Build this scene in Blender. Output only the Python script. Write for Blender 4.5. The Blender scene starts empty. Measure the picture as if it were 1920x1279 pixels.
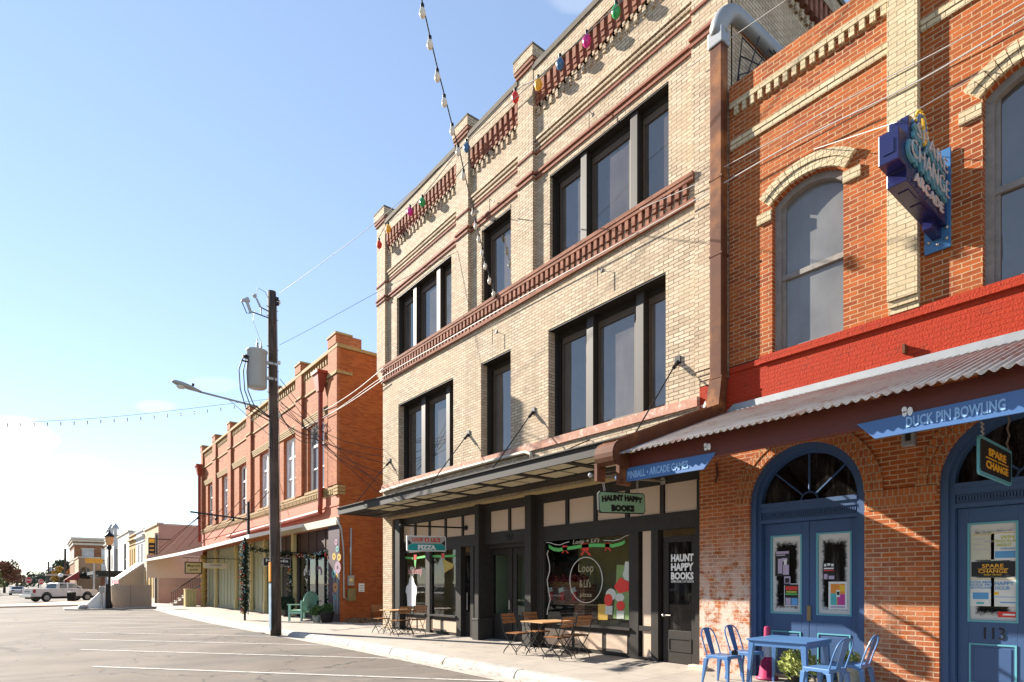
import bpy, math, random
from mathutils import Vector, Matrix
R=math.radians
C=bpy.context.scene.collection
scene=bpy.context.scene
# ---------------------------------------------------------------- camera
# street runs along +Y, the shop fronts stand on the plane X=0, the street is at X<0
F_PX,VX,HY,CD,CH=1113.,75.,1093.,9.2,1.574
YAW=math.atan((960-VX)/F_PX); cY,sY=math.cos(YAW),math.sin(YAW)
cam=bpy.data.cameras.new('camera'); camo=bpy.data.objects.new('camera',cam); C.objects.link(camo)
camo.location=(-CD,0,CH); camo.rotation_euler=(R(90),0,-YAW)
cam.sensor_width=36; cam.lens=F_PX/1920*36; cam.shift_y=(HY-639.5)/1920; cam.clip_start=.05; cam.clip_end=3000
scene.camera=camo
# ---------------------------------------------------------------- light
SUN=Vector((-1,2.7,1.56)).normalized()
EL=math.asin(SUN.z); AZ=math.atan2(SUN.x,SUN.y)
sl=bpy.data.lights.new('sun','SUN'); so=bpy.data.objects.new('sun',sl); C.objects.link(so)
sl.energy=5.0; sl.angle=R(.5); sl.color=(1,.925,.81)
so.rotation_euler=SUN.to_track_quat('Z','Y').to_euler()
scene.view_settings.view_transform='Standard'; scene.view_settings.look='None'
scene.view_settings.exposure=1.58; scene.view_settings.gamma=1
W=bpy.data.worlds.new('World'); scene.world=W; W.use_nodes=True
def build_world():
    nt=W.node_tree; N=nt.nodes; L=nt.links; N.clear()
    out=N.new('ShaderNodeOutputWorld'); bg=N.new('ShaderNodeBackground'); sky=N.new('ShaderNodeTexSky')
    sky.sky_type='NISHITA'; sky.sun_disc=False; sky.sun_elevation=EL; sky.sun_rotation=AZ
    sky.altitude=100; sky.air_density=.85; sky.dust_density=0.0; sky.ozone_density=1.6
    bg.inputs[1].default_value=.092
    tc=N.new('ShaderNodeTexCoord')
    nz=N.new('ShaderNodeTexNoise'); nz.inputs['Scale'].default_value=14; nz.inputs['Detail'].default_value=6
    L.new(tc.outputs['Generated'],nz.inputs['Vector'])
    last=None
    for (px,py,rx,ry,st) in [(25,822,62,34,.95),(128,874,58,17,.8),(224,932,46,17,.75),(292,762,34,12,.14),(1085,-5,60,24,.1),(405,722,46,14,.08)]:
        u=(px-960)/F_PX; v=(HY-py)/F_PX
        d=Vector((u*cY+sY,cY-u*sY,v)).normalized()
        r=Vector((cY,-sY,0)); r=(r-d*r.dot(d)).normalized(); up=r.cross(d)
        def dot(vec,k):
            a=N.new('ShaderNodeVectorMath'); a.operation='DOT_PRODUCT'; L.new(tc.outputs['Generated'],a.inputs[0]); a.inputs[1].default_value=vec
            m=N.new('ShaderNodeMath'); m.operation='MULTIPLY'; L.new(a.outputs['Value'],m.inputs[0]); m.inputs[1].default_value=k
            p=N.new('ShaderNodeMath'); p.operation='POWER'; L.new(m.outputs[0],p.inputs[0]); p.inputs[1].default_value=2
            return p
        cs=1/math.sqrt(1+u*u+v*v)
        a=dot(r,F_PX/(rx*cs)); b=dot(up,F_PX/(ry*cs))
        s=N.new('ShaderNodeMath'); s.operation='ADD'; L.new(a.outputs[0],s.inputs[0]); L.new(b.outputs[0],s.inputs[1])
        q=N.new('ShaderNodeMath'); q.operation='MULTIPLY_ADD'; L.new(nz.outputs['Fac'],q.inputs[0]); q.inputs[1].default_value=-3.2; L.new(s.outputs[0],q.inputs[2])
        mr=N.new('ShaderNodeMapRange'); mr.interpolation_type='SMOOTHSTEP'; L.new(q.outputs[0],mr.inputs['Value'])
        mr.inputs['From Min'].default_value=-1.2; mr.inputs['From Max'].default_value=-.25; mr.inputs['To Min'].default_value=st; mr.inputs['To Max'].default_value=0
        dd=N.new('ShaderNodeVectorMath'); dd.operation='DOT_PRODUCT'; L.new(tc.outputs['Generated'],dd.inputs[0]); dd.inputs[1].default_value=d
        gt=N.new('ShaderNodeMath'); gt.operation='GREATER_THAN'; L.new(dd.outputs['Value'],gt.inputs[0]); gt.inputs[1].default_value=.5
        mm=N.new('ShaderNodeMath'); mm.operation='MULTIPLY'; L.new(mr.outputs[0],mm.inputs[0]); L.new(gt.outputs[0],mm.inputs[1])
        if last is None: last=mm
        else:
            x=N.new('ShaderNodeMath'); x.operation='MAXIMUM'; L.new(last.outputs[0],x.inputs[0]); L.new(mm.outputs[0],x.inputs[1]); last=x
    mx=N.new('ShaderNodeMix'); mx.data_type='RGBA'; L.new(last.outputs[0],mx.inputs['Factor']); ga=N.new('ShaderNodeGamma'); ga.inputs['Gamma'].default_value=.6; L.new(sky.outputs[0],ga.inputs['Color']); hs=N.new('ShaderNodeHueSaturation'); hs.inputs['Hue'].default_value=.506; hs.inputs['Saturation'].default_value=1.15; hs.inputs['Value'].default_value=1.72; L.new(ga.outputs[0],hs.inputs['Color']); L.new(hs.outputs[0],mx.inputs['A']); mx.inputs['B'].default_value=(7.2,7.0,6.8,1)
    L.new(mx.outputs['Result'],bg.inputs[0]); L.new(bg.outputs[0],out.inputs[0])
build_world()
# ---------------------------------------------------------------- pixel to plane (photo pixels, 1920 wide)
def Yx(px,X=0.):
    u=(px-960)/F_PX; t=(CD+X)/(u*cY+sY); return t*(cY-u*sY)
def Zx(px,py,X=0.):
    u=(px-960)/F_PX; t=(CD+X)/(u*cY+sY); return CH+(HY-py)/F_PX*t
def PX(px,py,X=0.): return Vector((X,Yx(px,X),Zx(px,py,X)))
def PY(px,py,Y):
    u=(px-960)/F_PX; t=Y/(cY-u*sY); return Vector((t*(u*cY+sY)-CD,Y,CH+(HY-py)/F_PX*t))
def PL(px,py,a,b):      # point on the upright plane over the plan line a-b
    u=(px-960)/F_PX; dx,dy=u*cY+sY,cY-u*sY
    ex,ey=b[0]-a[0],b[1]-a[1]; ox,oy=a[0]+CD,a[1]
    t=(ox*ey-oy*ex)/(dx*ey-dy*ex); return Vector((t*dx-CD,t*dy,CH+(HY-py)/F_PX*t))
def zs(X): return -.02+(max(-2.4,min(0,X))+2.4)/2.4*.06     # pavement height
# ---------------------------------------------------------------- materials
MATS={}
def newmat(name):
    m=bpy.data.materials.new(name); m.use_nodes=True; MATS[name]=m
    nt=m.node_tree; return m,nt.nodes,nt.links,nt.nodes['Principled BSDF']
def mixc(N,L,fac,a,b,mode='MIX'):
    x=N.new('ShaderNodeMix'); x.data_type='RGBA'; x.blend_type=mode
    if hasattr(fac,'links'): L.new(fac,x.inputs['Factor'])
    else: x.inputs['Factor'].default_value=fac
    for v,k in ((a,'A'),(b,'B')):
        if hasattr(v,'links'): L.new(v,x.inputs[k])
        else: x.inputs[k].default_value=(*v,1)
    return x.outputs['Result']
def noise(N,L,scale,detail=4,vec=None,rough=.55):
    n=N.new('ShaderNodeTexNoise'); n.inputs['Scale'].default_value=scale; n.inputs['Detail'].default_value=detail; n.inputs['Roughness'].default_value=rough
    if vec is not None: L.new(vec,n.inputs['Vector'])
    return n
def ramp(N,L,src,lo,hi,a=0.,b=1.):
    r=N.new('ShaderNodeMapRange'); r.interpolation_type='SMOOTHSTEP'; L.new(src,r.inputs['Value'])
    r.inputs['From Min'].default_value=lo; r.inputs['From Max'].default_value=hi; r.inputs['To Min'].default_value=a; r.inputs['To Max'].default_value=b
    return r.outputs[0]
def mat(name,col,rough=.7,metal=0,var=.2,scale=3.,bump=0.,bscale=40.,spec=.5,dirt=None,dscale=2.):
    m,N,L,B=newmat(name)
    g=N.new('ShaderNodeNewGeometry')
    n=noise(N,L,scale,5,g.outputs['Position'])
    c=mixc(N,L,n.outputs['Fac'],tuple(max(0,v*(1-var)) for v in col),tuple(min(1,v*(1+var)) for v in col))
    if dirt:
        n2=noise(N,L,dscale,8,g.outputs['Position'],.65); c=mixc(N,L,ramp(N,L,n2.outputs['Fac'],.5,.68),c,dirt)
    L.new(c,B.inputs['Base Color']); B.inputs['Roughness'].default_value=rough; B.inputs['Metallic'].default_value=metal
    B.inputs['Specular IOR Level'].default_value=spec
    if bump:
        nb=noise(N,L,bscale,4,g.outputs['Position']); b=N.new('ShaderNodeBump'); b.inputs['Strength'].default_value=bump; b.inputs['Distance'].default_value=.01
        L.new(nb.outputs['Fac'],b.inputs['Height']); L.new(b.outputs[0],B.inputs['Normal'])
    return m
def wallvec(N,L):
    g=N.new('ShaderNodeNewGeometry'); p=N.new('ShaderNodeSeparateXYZ'); L.new(g.outputs['Position'],p.inputs[0])
    q=N.new('ShaderNodeSeparateXYZ'); L.new(g.outputs['True Normal'],q.inputs[0])
    def gt(o,t):
        a=N.new('ShaderNodeMath'); a.operation='ABSOLUTE'; L.new(o,a.inputs[0])
        b=N.new('ShaderNodeMath'); b.operation='GREATER_THAN'; L.new(a.outputs[0],b.inputs[0]); b.inputs[1].default_value=t; return b.outputs[0]
    def mixf(f,a,b):
        x=N.new('ShaderNodeMix'); x.data_type='FLOAT'; L.new(f,x.inputs['Factor']); L.new(a,x.inputs['A']); L.new(b,x.inputs['B']); return x.outputs['Result']
    u=mixf(gt(q.outputs['X'],.6),p.outputs['X'],p.outputs['Y']); v=mixf(gt(q.outputs['Z'],.7),p.outputs['Z'],p.outputs['Y'])
    cb=N.new('ShaderNodeCombineXYZ'); L.new(u,cb.inputs[0]); L.new(v,cb.inputs[1]); return cb.outputs[0],g,p
def brick(name,c1,c2,mortar,bw=.205,bh=.0665,mort=.0085,paint=None,white=None,wzone=None,stain=None,hue=None,bumpd=.012,msm=.15,streak=0):
    m,N,L,B=newmat(name)
    vec,g,p=wallvec(N,L)
    wob=noise(N,L,9,2,g.outputs['Position']); sub=N.new('ShaderNodeVectorMath'); sub.operation='SUBTRACT'; L.new(wob.outputs['Color'],sub.inputs[0]); sub.inputs[1].default_value=(.5,.5,.5)
    sc=N.new('ShaderNodeVectorMath'); sc.operation='SCALE'; L.new(sub.outputs[0],sc.inputs[0]); sc.inputs['Scale'].default_value=.012
    ad=N.new('ShaderNodeVectorMath'); L.new(vec,ad.inputs[0]); L.new(sc.outputs[0],ad.inputs[1])
    t=N.new('ShaderNodeTexBrick'); L.new(ad.outputs[0],t.inputs['Vector'])
    t.inputs['Scale'].default_value=1; t.inputs['Brick Width'].default_value=bw; t.inputs['Row Height'].default_value=bh
    t.inputs['Mortar Size'].default_value=mort; t.inputs['Mortar Smooth'].default_value=msm; t.inputs['Bias'].default_value=-.1
    t.inputs['Color1'].default_value=(*c1,1); t.inputs['Color2'].default_value=(*c2,1); t.inputs['Mortar'].default_value=(*mortar,1)
    n=noise(N,L,1.1,6,g.outputs['Position'])
    c=mixc(N,L,ramp(N,L,n.outputs['Fac'],.3,.7,.0,.45),t.outputs['Color'],tuple(v*.72 for v in c2) if not hue else hue)
    n2=noise(N,L,38,4,g.outputs['Position'])
    c=mixc(N,L,.35,c,mixc(N,L,n2.outputs['Fac'],(.45,.45,.45),(1.35,1.35,1.35)),'MULTIPLY')
    if streak:
        sm=N.new('ShaderNodeMapping'); sm.inputs['Scale'].default_value=(2.6,2.6,.22); L.new(g.outputs['Position'],sm.inputs[0]); sn=noise(N,L,1.0,6,sm.outputs[0],.65)
        c=mixc(N,L,ramp(N,L,sn.outputs['Fac'],.48,.72,0,streak),c,tuple(v*.55 for v in c2))
    if stain:
        ns=noise(N,L,.8,8,g.outputs['Position'],.7); c=mixc(N,L,ramp(N,L,ns.outputs['Fac'],.52,.72,0,.7),c,stain)
    if white:
        nw=noise(N,L,4.5,9,g.outputs['Position'],.75); f=ramp(N,L,nw.outputs['Fac'],.40,.55,0,.85)
        if wzone:
            y0,y1,z0,z1=wzone
            fy=ramp(N,L,p.outputs['Y'],y0,y1); fz=ramp(N,L,p.outputs['Z'],z1,z0)
            mm=N.new('ShaderNodeMath'); mm.operation='MULTIPLY'; L.new(fy,mm.inputs[0]); L.new(fz,mm.inputs[1])
            m3=N.new('ShaderNodeMath'); m3.operation='MULTIPLY'; L.new(mm.outputs[0],m3.inputs[0]); L.new(f,m3.inputs[1]); f=m3.outputs[0]
        c=mixc(N,L,f,c,white)
    if paint: 
        npn=noise(N,L,5,8,g.outputs['Position'],.7); c=mixc(N,L,ramp(N,L,npn.outputs['Fac'],.52,.66,.8,.2),c,paint)
    L.new(c,B.inputs['Base Color']); B.inputs['Roughness'].default_value=.85; B.inputs['Specular IOR Level'].default_value=.25
    inv=N.new('ShaderNodeMath'); inv.operation='MULTIPLY_ADD'; L.new(t.outputs['Fac'],inv.inputs[0]); inv.inputs[1].default_value=-1; inv.inputs[2].default_value=1
    hs=N.new('ShaderNodeMath'); hs.operation='MULTIPLY_ADD'; L.new(n2.outputs['Fac'],hs.inputs[0]); hs.inputs[1].default_value=.5; L.new(inv.outputs[0],hs.inputs[2])
    b=N.new('ShaderNodeBump'); b.inputs['Strength'].default_value=.7; b.inputs['Distance'].default_value=bumpd; L.new(hs.outputs[0],b.inputs['Height']); L.new(b.outputs[0],B.inputs['Normal'])
    return m
def glass(name,tint=(.75,.8,.78),ior=1.6,op=0.0,opc=(.02,.02,.02)):
    m,N,L,B=newmat(name); out=N['Material Output'] if 'Material Output' in N else [n for n in N if n.type=='OUTPUT_MATERIAL'][0]
    tr=N.new('ShaderNodeBsdfTransparent'); tr.inputs[0].default_value=(*tint,1)
    gl=N.new('ShaderNodeBsdfGlossy'); gl.inputs['Roughness'].default_value=.015; gl.inputs[0].default_value=(.9,.93,.95,1)
    fr=N.new('ShaderNodeFresnel'); fr.inputs[0].default_value=ior
    mx=N.new('ShaderNodeMixShader'); gg=N.new('ShaderNodeNewGeometry'); ff=N.new('ShaderNodeMath'); ff.operation='MULTIPLY_ADD'; L.new(gg.outputs['Backfacing'],ff.inputs[0]); ff.inputs[1].default_value=-1; ff.inputs[2].default_value=1; fm=N.new('ShaderNodeMath'); fm.operation='MULTIPLY'; L.new(fr.outputs[0],fm.inputs[0]); L.new(ff.outputs[0],fm.inputs[1]); L.new(fm.outputs[0],mx.inputs[0]); L.new(tr.outputs[0],mx.inputs[1]); L.new(gl.outputs[0],mx.inputs[2])
    L.new(mx.outputs[0],out.inputs[0]); N.remove(B); return m
def darkglass(name,col=(.012,.014,.017),ior=1.9,rough=.02,wav=.09):
    m,N,L,B=newmat(name); g=N.new('ShaderNodeNewGeometry')
    n=noise(N,L,1.3,3,g.outputs['Position']); c=mixc(N,L,n.outputs['Fac'],tuple(v*.5 for v in col),tuple(v*1.5 for v in col)); L.new(c,B.inputs['Base Color'])
    B.inputs['Roughness'].default_value=rough; B.inputs['IOR'].default_value=ior; 
    nb=noise(N,L,.9,1,g.outputs['Position']); b=N.new('ShaderNodeBump'); b.inputs['Strength'].default_value=wav; b.inputs['Distance'].default_value=.1; L.new(nb.outputs['Fac'],b.inputs['Height']); oi=N.new('ShaderNodeObjectInfo'); wn=N.new('ShaderNodeTexWhiteNoise'); wn.noise_dimensions='1D'; L.new(oi.outputs['Random'],wn.inputs['W'])
    s1=N.new('ShaderNodeVectorMath'); s1.operation='SUBTRACT'; L.new(wn.outputs['Color'],s1.inputs[0]); s1.inputs[1].default_value=(.5,.5,.5); s2=N.new('ShaderNodeVectorMath'); s2.operation='SCALE'; s2.inputs['Scale'].default_value=.07; L.new(s1.outputs[0],s2.inputs[0]); s3=N.new('ShaderNodeVectorMath'); L.new(s2.outputs[0],s3.inputs[0]); L.new(b.outputs[0],s3.inputs[1]); s4=N.new('ShaderNodeVectorMath'); s4.operation='NORMALIZE'; L.new(s3.outputs[0],s4.inputs[0]); L.new(s4.outputs[0],B.inputs['Normal'])
    mp=N.new('ShaderNodeMapping'); mp.inputs['Scale'].default_value=(3,3,.5); L.new(g.outputs['Position'],mp.inputs[0]); nd=noise(N,L,2.2,7,mp.outputs[0],.7); c=mixc(N,L,ramp(N,L,nd.outputs['Fac'],.48,.75,0,.5),c,(.12,.11,.095)); c=mixc(N,L,.5,c,mixc(N,L,oi.outputs['Random'],(.3,.3,.3),(1.7,1.7,1.7)),'MULTIPLY'); L.new(c,B.inputs['Base Color'])
    return m
def grain(name,col,k=.45):
    m,N,L,B=newmat(name); g=N.new('ShaderNodeNewGeometry'); mp=N.new('ShaderNodeMapping'); mp.inputs['Scale'].default_value=(14,14,.7); L.new(g.outputs['Position'],mp.inputs[0]); n=noise(N,L,2.5,7,mp.outputs[0],.65); n2=noise(N,L,.8,4,g.outputs['Position'])
    c=mixc(N,L,ramp(N,L,n.outputs['Fac'],.35,.7),tuple(v*.35 for v in col),tuple(v*1.5 for v in col)); c=mixc(N,L,ramp(N,L,n2.outputs['Fac'],.5,.7,0,.5),c,tuple(v*2 for v in col)); L.new(c,B.inputs['Base Color']); B.inputs['Roughness'].default_value=.85
    b=N.new('ShaderNodeBump'); b.inputs['Strength'].default_value=.8; b.inputs['Distance'].default_value=.02; L.new(n.outputs['Fac'],b.inputs['Height']); L.new(b.outputs[0],B.inputs['Normal']); return m
M={}
M['tan']=brick('tan_brick',(.61,.495,.36),(.39,.295,.20),(.14,.10,.065),bw=.225,bh=.072,mort=.0085,streak=.35,hue=(.56,.42,.275),stain=(.44,.32,.21))
M['yellow']=brick('yellow_brick',(.66,.54,.35),(.55,.43,.26),(.22,.17,.11),bw=.21,bh=.068,mort=.006)
M['redtrim']=brick('red_trim_brick',(.37,.155,.095),(.22,.08,.048),(.24,.16,.105),bw=.21,bh=.07,mort=.005)
M['arcade']=brick('orange_red_brick',(.41,.092,.017),(.18,.030,.008),(.48,.33,.19),mort=.0078,streak=.3,stain=(.24,.05,.018),hue=(.40,.12,.026))
M['arcade_low']=brick('weathered_red_brick',(.44,.100,.020),(.19,.034,.009),(.52,.37,.24),mort=.0085,stain=(.23,.06,.03),white=(.62,.52,.44),wzone=(2.2,5.4,.9,3.0),hue=(.45,.15,.04))
M['archbrick']=brick('arch_brick',(.46,.14,.04),(.33,.085,.03),(.42,.30,.19),bw=.068,bh=.12,mort=.008,hue=(.40,.14,.035))
M['paintbrick']=brick('red_painted_brick',(.40,.048,.018),(.28,.034,.013),(.17,.02,.009),paint=(.35,.028,.008),mort=.009,bumpd=.03,stain=(.36,.05,.02))
M['oldred']=brick('old_red_brick',(.47,.16,.068),(.27,.078,.032),(.32,.13,.065),mort=.006,hue=(.46,.19,.09),bumpd=.008,stain=(.30,.10,.045),streak=.35)
M['oldside']=brick('old_side_brick',(.44,.12,.028),(.27,.062,.016),(.30,.13,.06),mort=.006,hue=(.36,.085,.02),stain=(.23,.05,.016))
M['oldsmooth']=mat('salmon_paint',(.43,.12,.052),.7,var=.1,scale=2)
M['oldyellow']=mat('ochre_stone',(.34,.225,.09),.85,var=.3,scale=6,bump=.3)
M['stone']=mat('rough_stone',(.50,.36,.21),.9,var=.45,scale=5,bump=1.,bscale=6)
M['pink']=mat('pink_stucco',(.47,.31,.23),.9,var=.12,scale=1.2,bump=.2,bscale=30)
M['black']=mat('black_paint',(.029,.0245,.0205),.6,var=.4,scale=7,bump=.15,bscale=30,spec=.3)
M['dkbrown']=mat('dark_bronze_paint',(.024,.017,.012),.6,var=.3,spec=.25)
M['sashbrown']=mat('brown_sash_paint',(.085,.055,.032),.6,var=.3)
M['mullion']=mat('grey_brown_mullion',(.034,.025,.019),.6,var=.25,scale=5)
M['fascia']=mat('grey_steel_fascia',(.030,.026,.022),.75,var=.25,scale=2.5,dirt=(.03,.025,.02))
M['soffit']=mat('ivory_soffit_panel',(.48,.42,.28),.8,var=.15)
M['beige']=mat('beige_panel',(.55,.41,.30),.75,var=.06,scale=1.5)
M['coping']=mat('weathered_coping',(.12,.10,.075),.9,var=.5,scale=5,bump=.5)
M['rust']=mat('rusty_downspout',(.10,.032,.012),.75,var=.45,scale=3,dirt=(.28,.105,.03),dscale=1.0,spec=.3)
M['galv']=mat('galvanised_steel',(.30,.31,.32),.55,metal=.4,var=.2,scale=6)
M['corr']=mat('corrugated_tin',(.30,.265,.24),.5,metal=.3,var=.3,scale=2,dirt=(.24,.13,.095),dscale=3)
M['beam']=mat('oxblood_beam',(.115,.020,.010),.55,var=.2,scale=3)
M['blue']=mat('blue_door_paint',(.036,.082,.188),.5,var=.08,scale=2)
M['teal']=mat('teal_trim',(.11,.36,.42),.5,var=.05)
M['boardblue']=mat('blue_board',(.06,.15,.35),.45,var=.06)
M['boardtxt']=mat('pale_blue_lettering',(.26,.45,.72),.5,var=.03)
M['neonblue']=mat('navy_enamel',(.012,.013,.075),.25,var=.1,spec=.6)
M['plateblue']=mat('mid_blue_enamel',(.045,.14,.30),.35,var=.1)
M['neontube']=mat('unlit_glass_tube',(.62,.55,.52),.15,var=.1)
M['neonteal']=mat('teal_letter_face',(.10,.30,.38),.4,var=.1)
M['yellowp']=mat('yellow_paint',(.78,.47,.03),.5,var=.05)
M['orange']=mat('orange_lettering',(.85,.42,.03),.5,var=.03)
M['white']=mat('white_paint',(.78,.77,.74),.6,var=.05)
M['offwhite']=mat('cream_paint',(.52,.46,.36),.6,var=.08)
M['frost']=mat('sprayed_snow',(.62,.60,.57),.9,var=.12,scale=20)
M['redp']=mat('red_paint',(.62,.03,.02),.5,var=.05)
M['greenp']=mat('green_paint',(.10,.42,.10),.6,var=.15,scale=30)
M['signgreen']=mat('sage_green_board',(.28,.50,.31),.5,var=.04)
M['ink']=mat('black_lettering',(.01,.01,.01),.6,var=0)
M['signteal']=mat('teal_board',(.02,.30,.29),.5,var=.03)
M['signgrey']=mat('grey_board',(.45,.42,.38),.5,var=.03)
M['metal']=mat('black_iron',(.02,.02,.02),.45,metal=.5,var=.2)
M['steel']=mat('brushed_steel',(.45,.43,.40),.35,metal=.9,var=.1)
M['wood']=mat('oiled_slat_wood',(.30,.125,.045),.5,var=.35,scale=8)
M['woodlt']=mat('pale_table_wood',(.50,.28,.13),.5,var=.3,scale=8)
M['chairblue']=mat('powder_blue_steel',(.070,.17,.37),.38,var=.08,spec=.6)
M['pole']=grain('creosoted_wood',(.075,.052,.040))
M['xfmr']=mat('grey_transformer_paint',(.40,.43,.45),.45,var=.06)
M['lampgrey']=mat('grey_lamp_metal',(.36,.36,.35),.45,metal=.4)
M['wire']=mat('black_wire',(.015,.015,.015),.6,var=0)
M['wiremid']=mat('grey_cable',(.16,.15,.15),.6,var=0)
M['wirelt']=mat('pale_cable',(.50,.47,.43),.5,var=0)
M['tanwin']=darkglass('tinted_window_glass',(.085,.074,.064),2.0)
M['blindglass']=darkglass('window_glass_with_pale_blind',(.52,.54,.53),1.5,.1)
M['greyglass']=darkglass('dusty_window_glass',(.13,.13,.128),1.6,.14)
M['shopglass']=glass('shop_window_glass')
M['doorglass']=darkglass('dark_door_glass',(.006,.005,.005),1.4,.03)
M['interior']=mat('lamp_tone_interior',(.72,.50,.31),.9,var=.5,scale=1.5)  # pale warm colour stands in for the light of room lamps
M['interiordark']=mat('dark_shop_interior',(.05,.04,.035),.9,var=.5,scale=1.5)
M['firebrick']=brick('fireplace_brick',(.55,.20,.12),(.42,.15,.09),(.55,.42,.35))
M['oldwood']=mat('grey_weathered_wood',(.22,.20,.18),.8,var=.4,scale=9,bump=.4)
M['sage']=mat('sage_panel',(.36,.37,.25),.7,var=.1)
M['purple']=mat('dark_plum_paint',(.045,.020,.035),.7,var=.2)
M['cream2']=mat('butter_cream_column',(.58,.47,.22),.6,var=.1)
M['gold']=mat('gold_wrapping',(.55,.36,.08),.4,var=.2,metal=.3)
M['mint']=mat('mint_paint',(.32,.56,.43),.55,var=.06)
M['needles']=mat('fir_garland_green',(.018,.040,.016),.8,var=.6,scale=30)
M['leafpale']=mat('variegated_leaf',(.36,.40,.11),.6,var=.5,scale=40)
M['leafdk']=mat('fern_green',(.05,.11,.03),.7,var=.5,scale=30)
M['drybrush']=mat('dry_weeds',(.17,.11,.06),.9,var=.5,scale=20)
M['pinkcone']=mat('magenta_plastic',(.34,.02,.09),.5,var=.1)
M['conegrey']=mat('grey_reflective_band',(.35,.35,.42),.5)
M['planter']=mat('speckled_pot',(.42,.47,.46),.8,var=.7,scale=60)
M['terra']=mat('dark_planter',(.03,.03,.03),.6)
M['truck']=mat('white_car_paint',(.68,.64,.60),.25,var=.02,spec=.6)
M['darkcar']=mat('dark_car_paint',(.02,.02,.025),.25,spec=.6)
M['tyre']=mat('tyre_rubber',(.02,.02,.02),.9)
M['carglass']=darkglass('car_window_glass',(.012,.014,.016),1.6)
M['tail']=mat('red_tail_lamp',(.30,.01,.01),.3)
M['chrome']=mat('chrome',(.6,.6,.6),.2,metal=.95,var=.03)
M['stopred']=mat('stop_sign_red',(.55,.02,.025),.45,var=.05)
M['tin_red']=mat('red_tin_roof',(.30,.085,.05),.6,var=.3,scale=2)
M['wallgrey']=mat('greige_wall_curtain_shade',(.34,.28,.21),.85,var=.1,scale=1.)
M['lampglow']=mat('amber_lamp_glass',(.75,.42,.18),.35)
M['pinksill']=mat('worn_pink_sill',(.44,.22,.15),.85,var=.3,scale=10,dirt=(.58,.46,.38),dscale=9)
M['redline']=mat('thin_red_course',(.24,.08,.045),.85,var=.25,scale=12)
M['fasciaw']=mat('ivory_letter_outline',(.36,.31,.20),.7,var=.1)

def frost():
    m,N,L,B=newmat('feathered_snow_spray'); out=[n for n in N if n.type=='OUTPUT_MATERIAL'][0]; a=N.new('ShaderNodeAttribute'); a.attribute_name='cover'
    g=N.new('ShaderNodeNewGeometry'); n=noise(N,L,28,5,g.outputs['Position']); k=N.new('ShaderNodeMath'); k.operation='MULTIPLY_ADD'; L.new(n.outputs['Fac'],k.inputs[0]); k.inputs[1].default_value=.55; L.new(a.outputs['Fac'],k.inputs[2])
    f=ramp(N,L,k.outputs[0],.42,.98); B.inputs['Base Color'].default_value=(.60,.58,.55,1); B.inputs['Roughness'].default_value=.9
    t=N.new('ShaderNodeBsdfTransparent'); x=N.new('ShaderNodeMixShader'); L.new(f,x.inputs[0]); L.new(t.outputs[0],x.inputs[1]); L.new(B.outputs[0],x.inputs[2]); L.new(x.outputs[0],out.inputs[0]); M['frostsoft']=m
frost()
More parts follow.
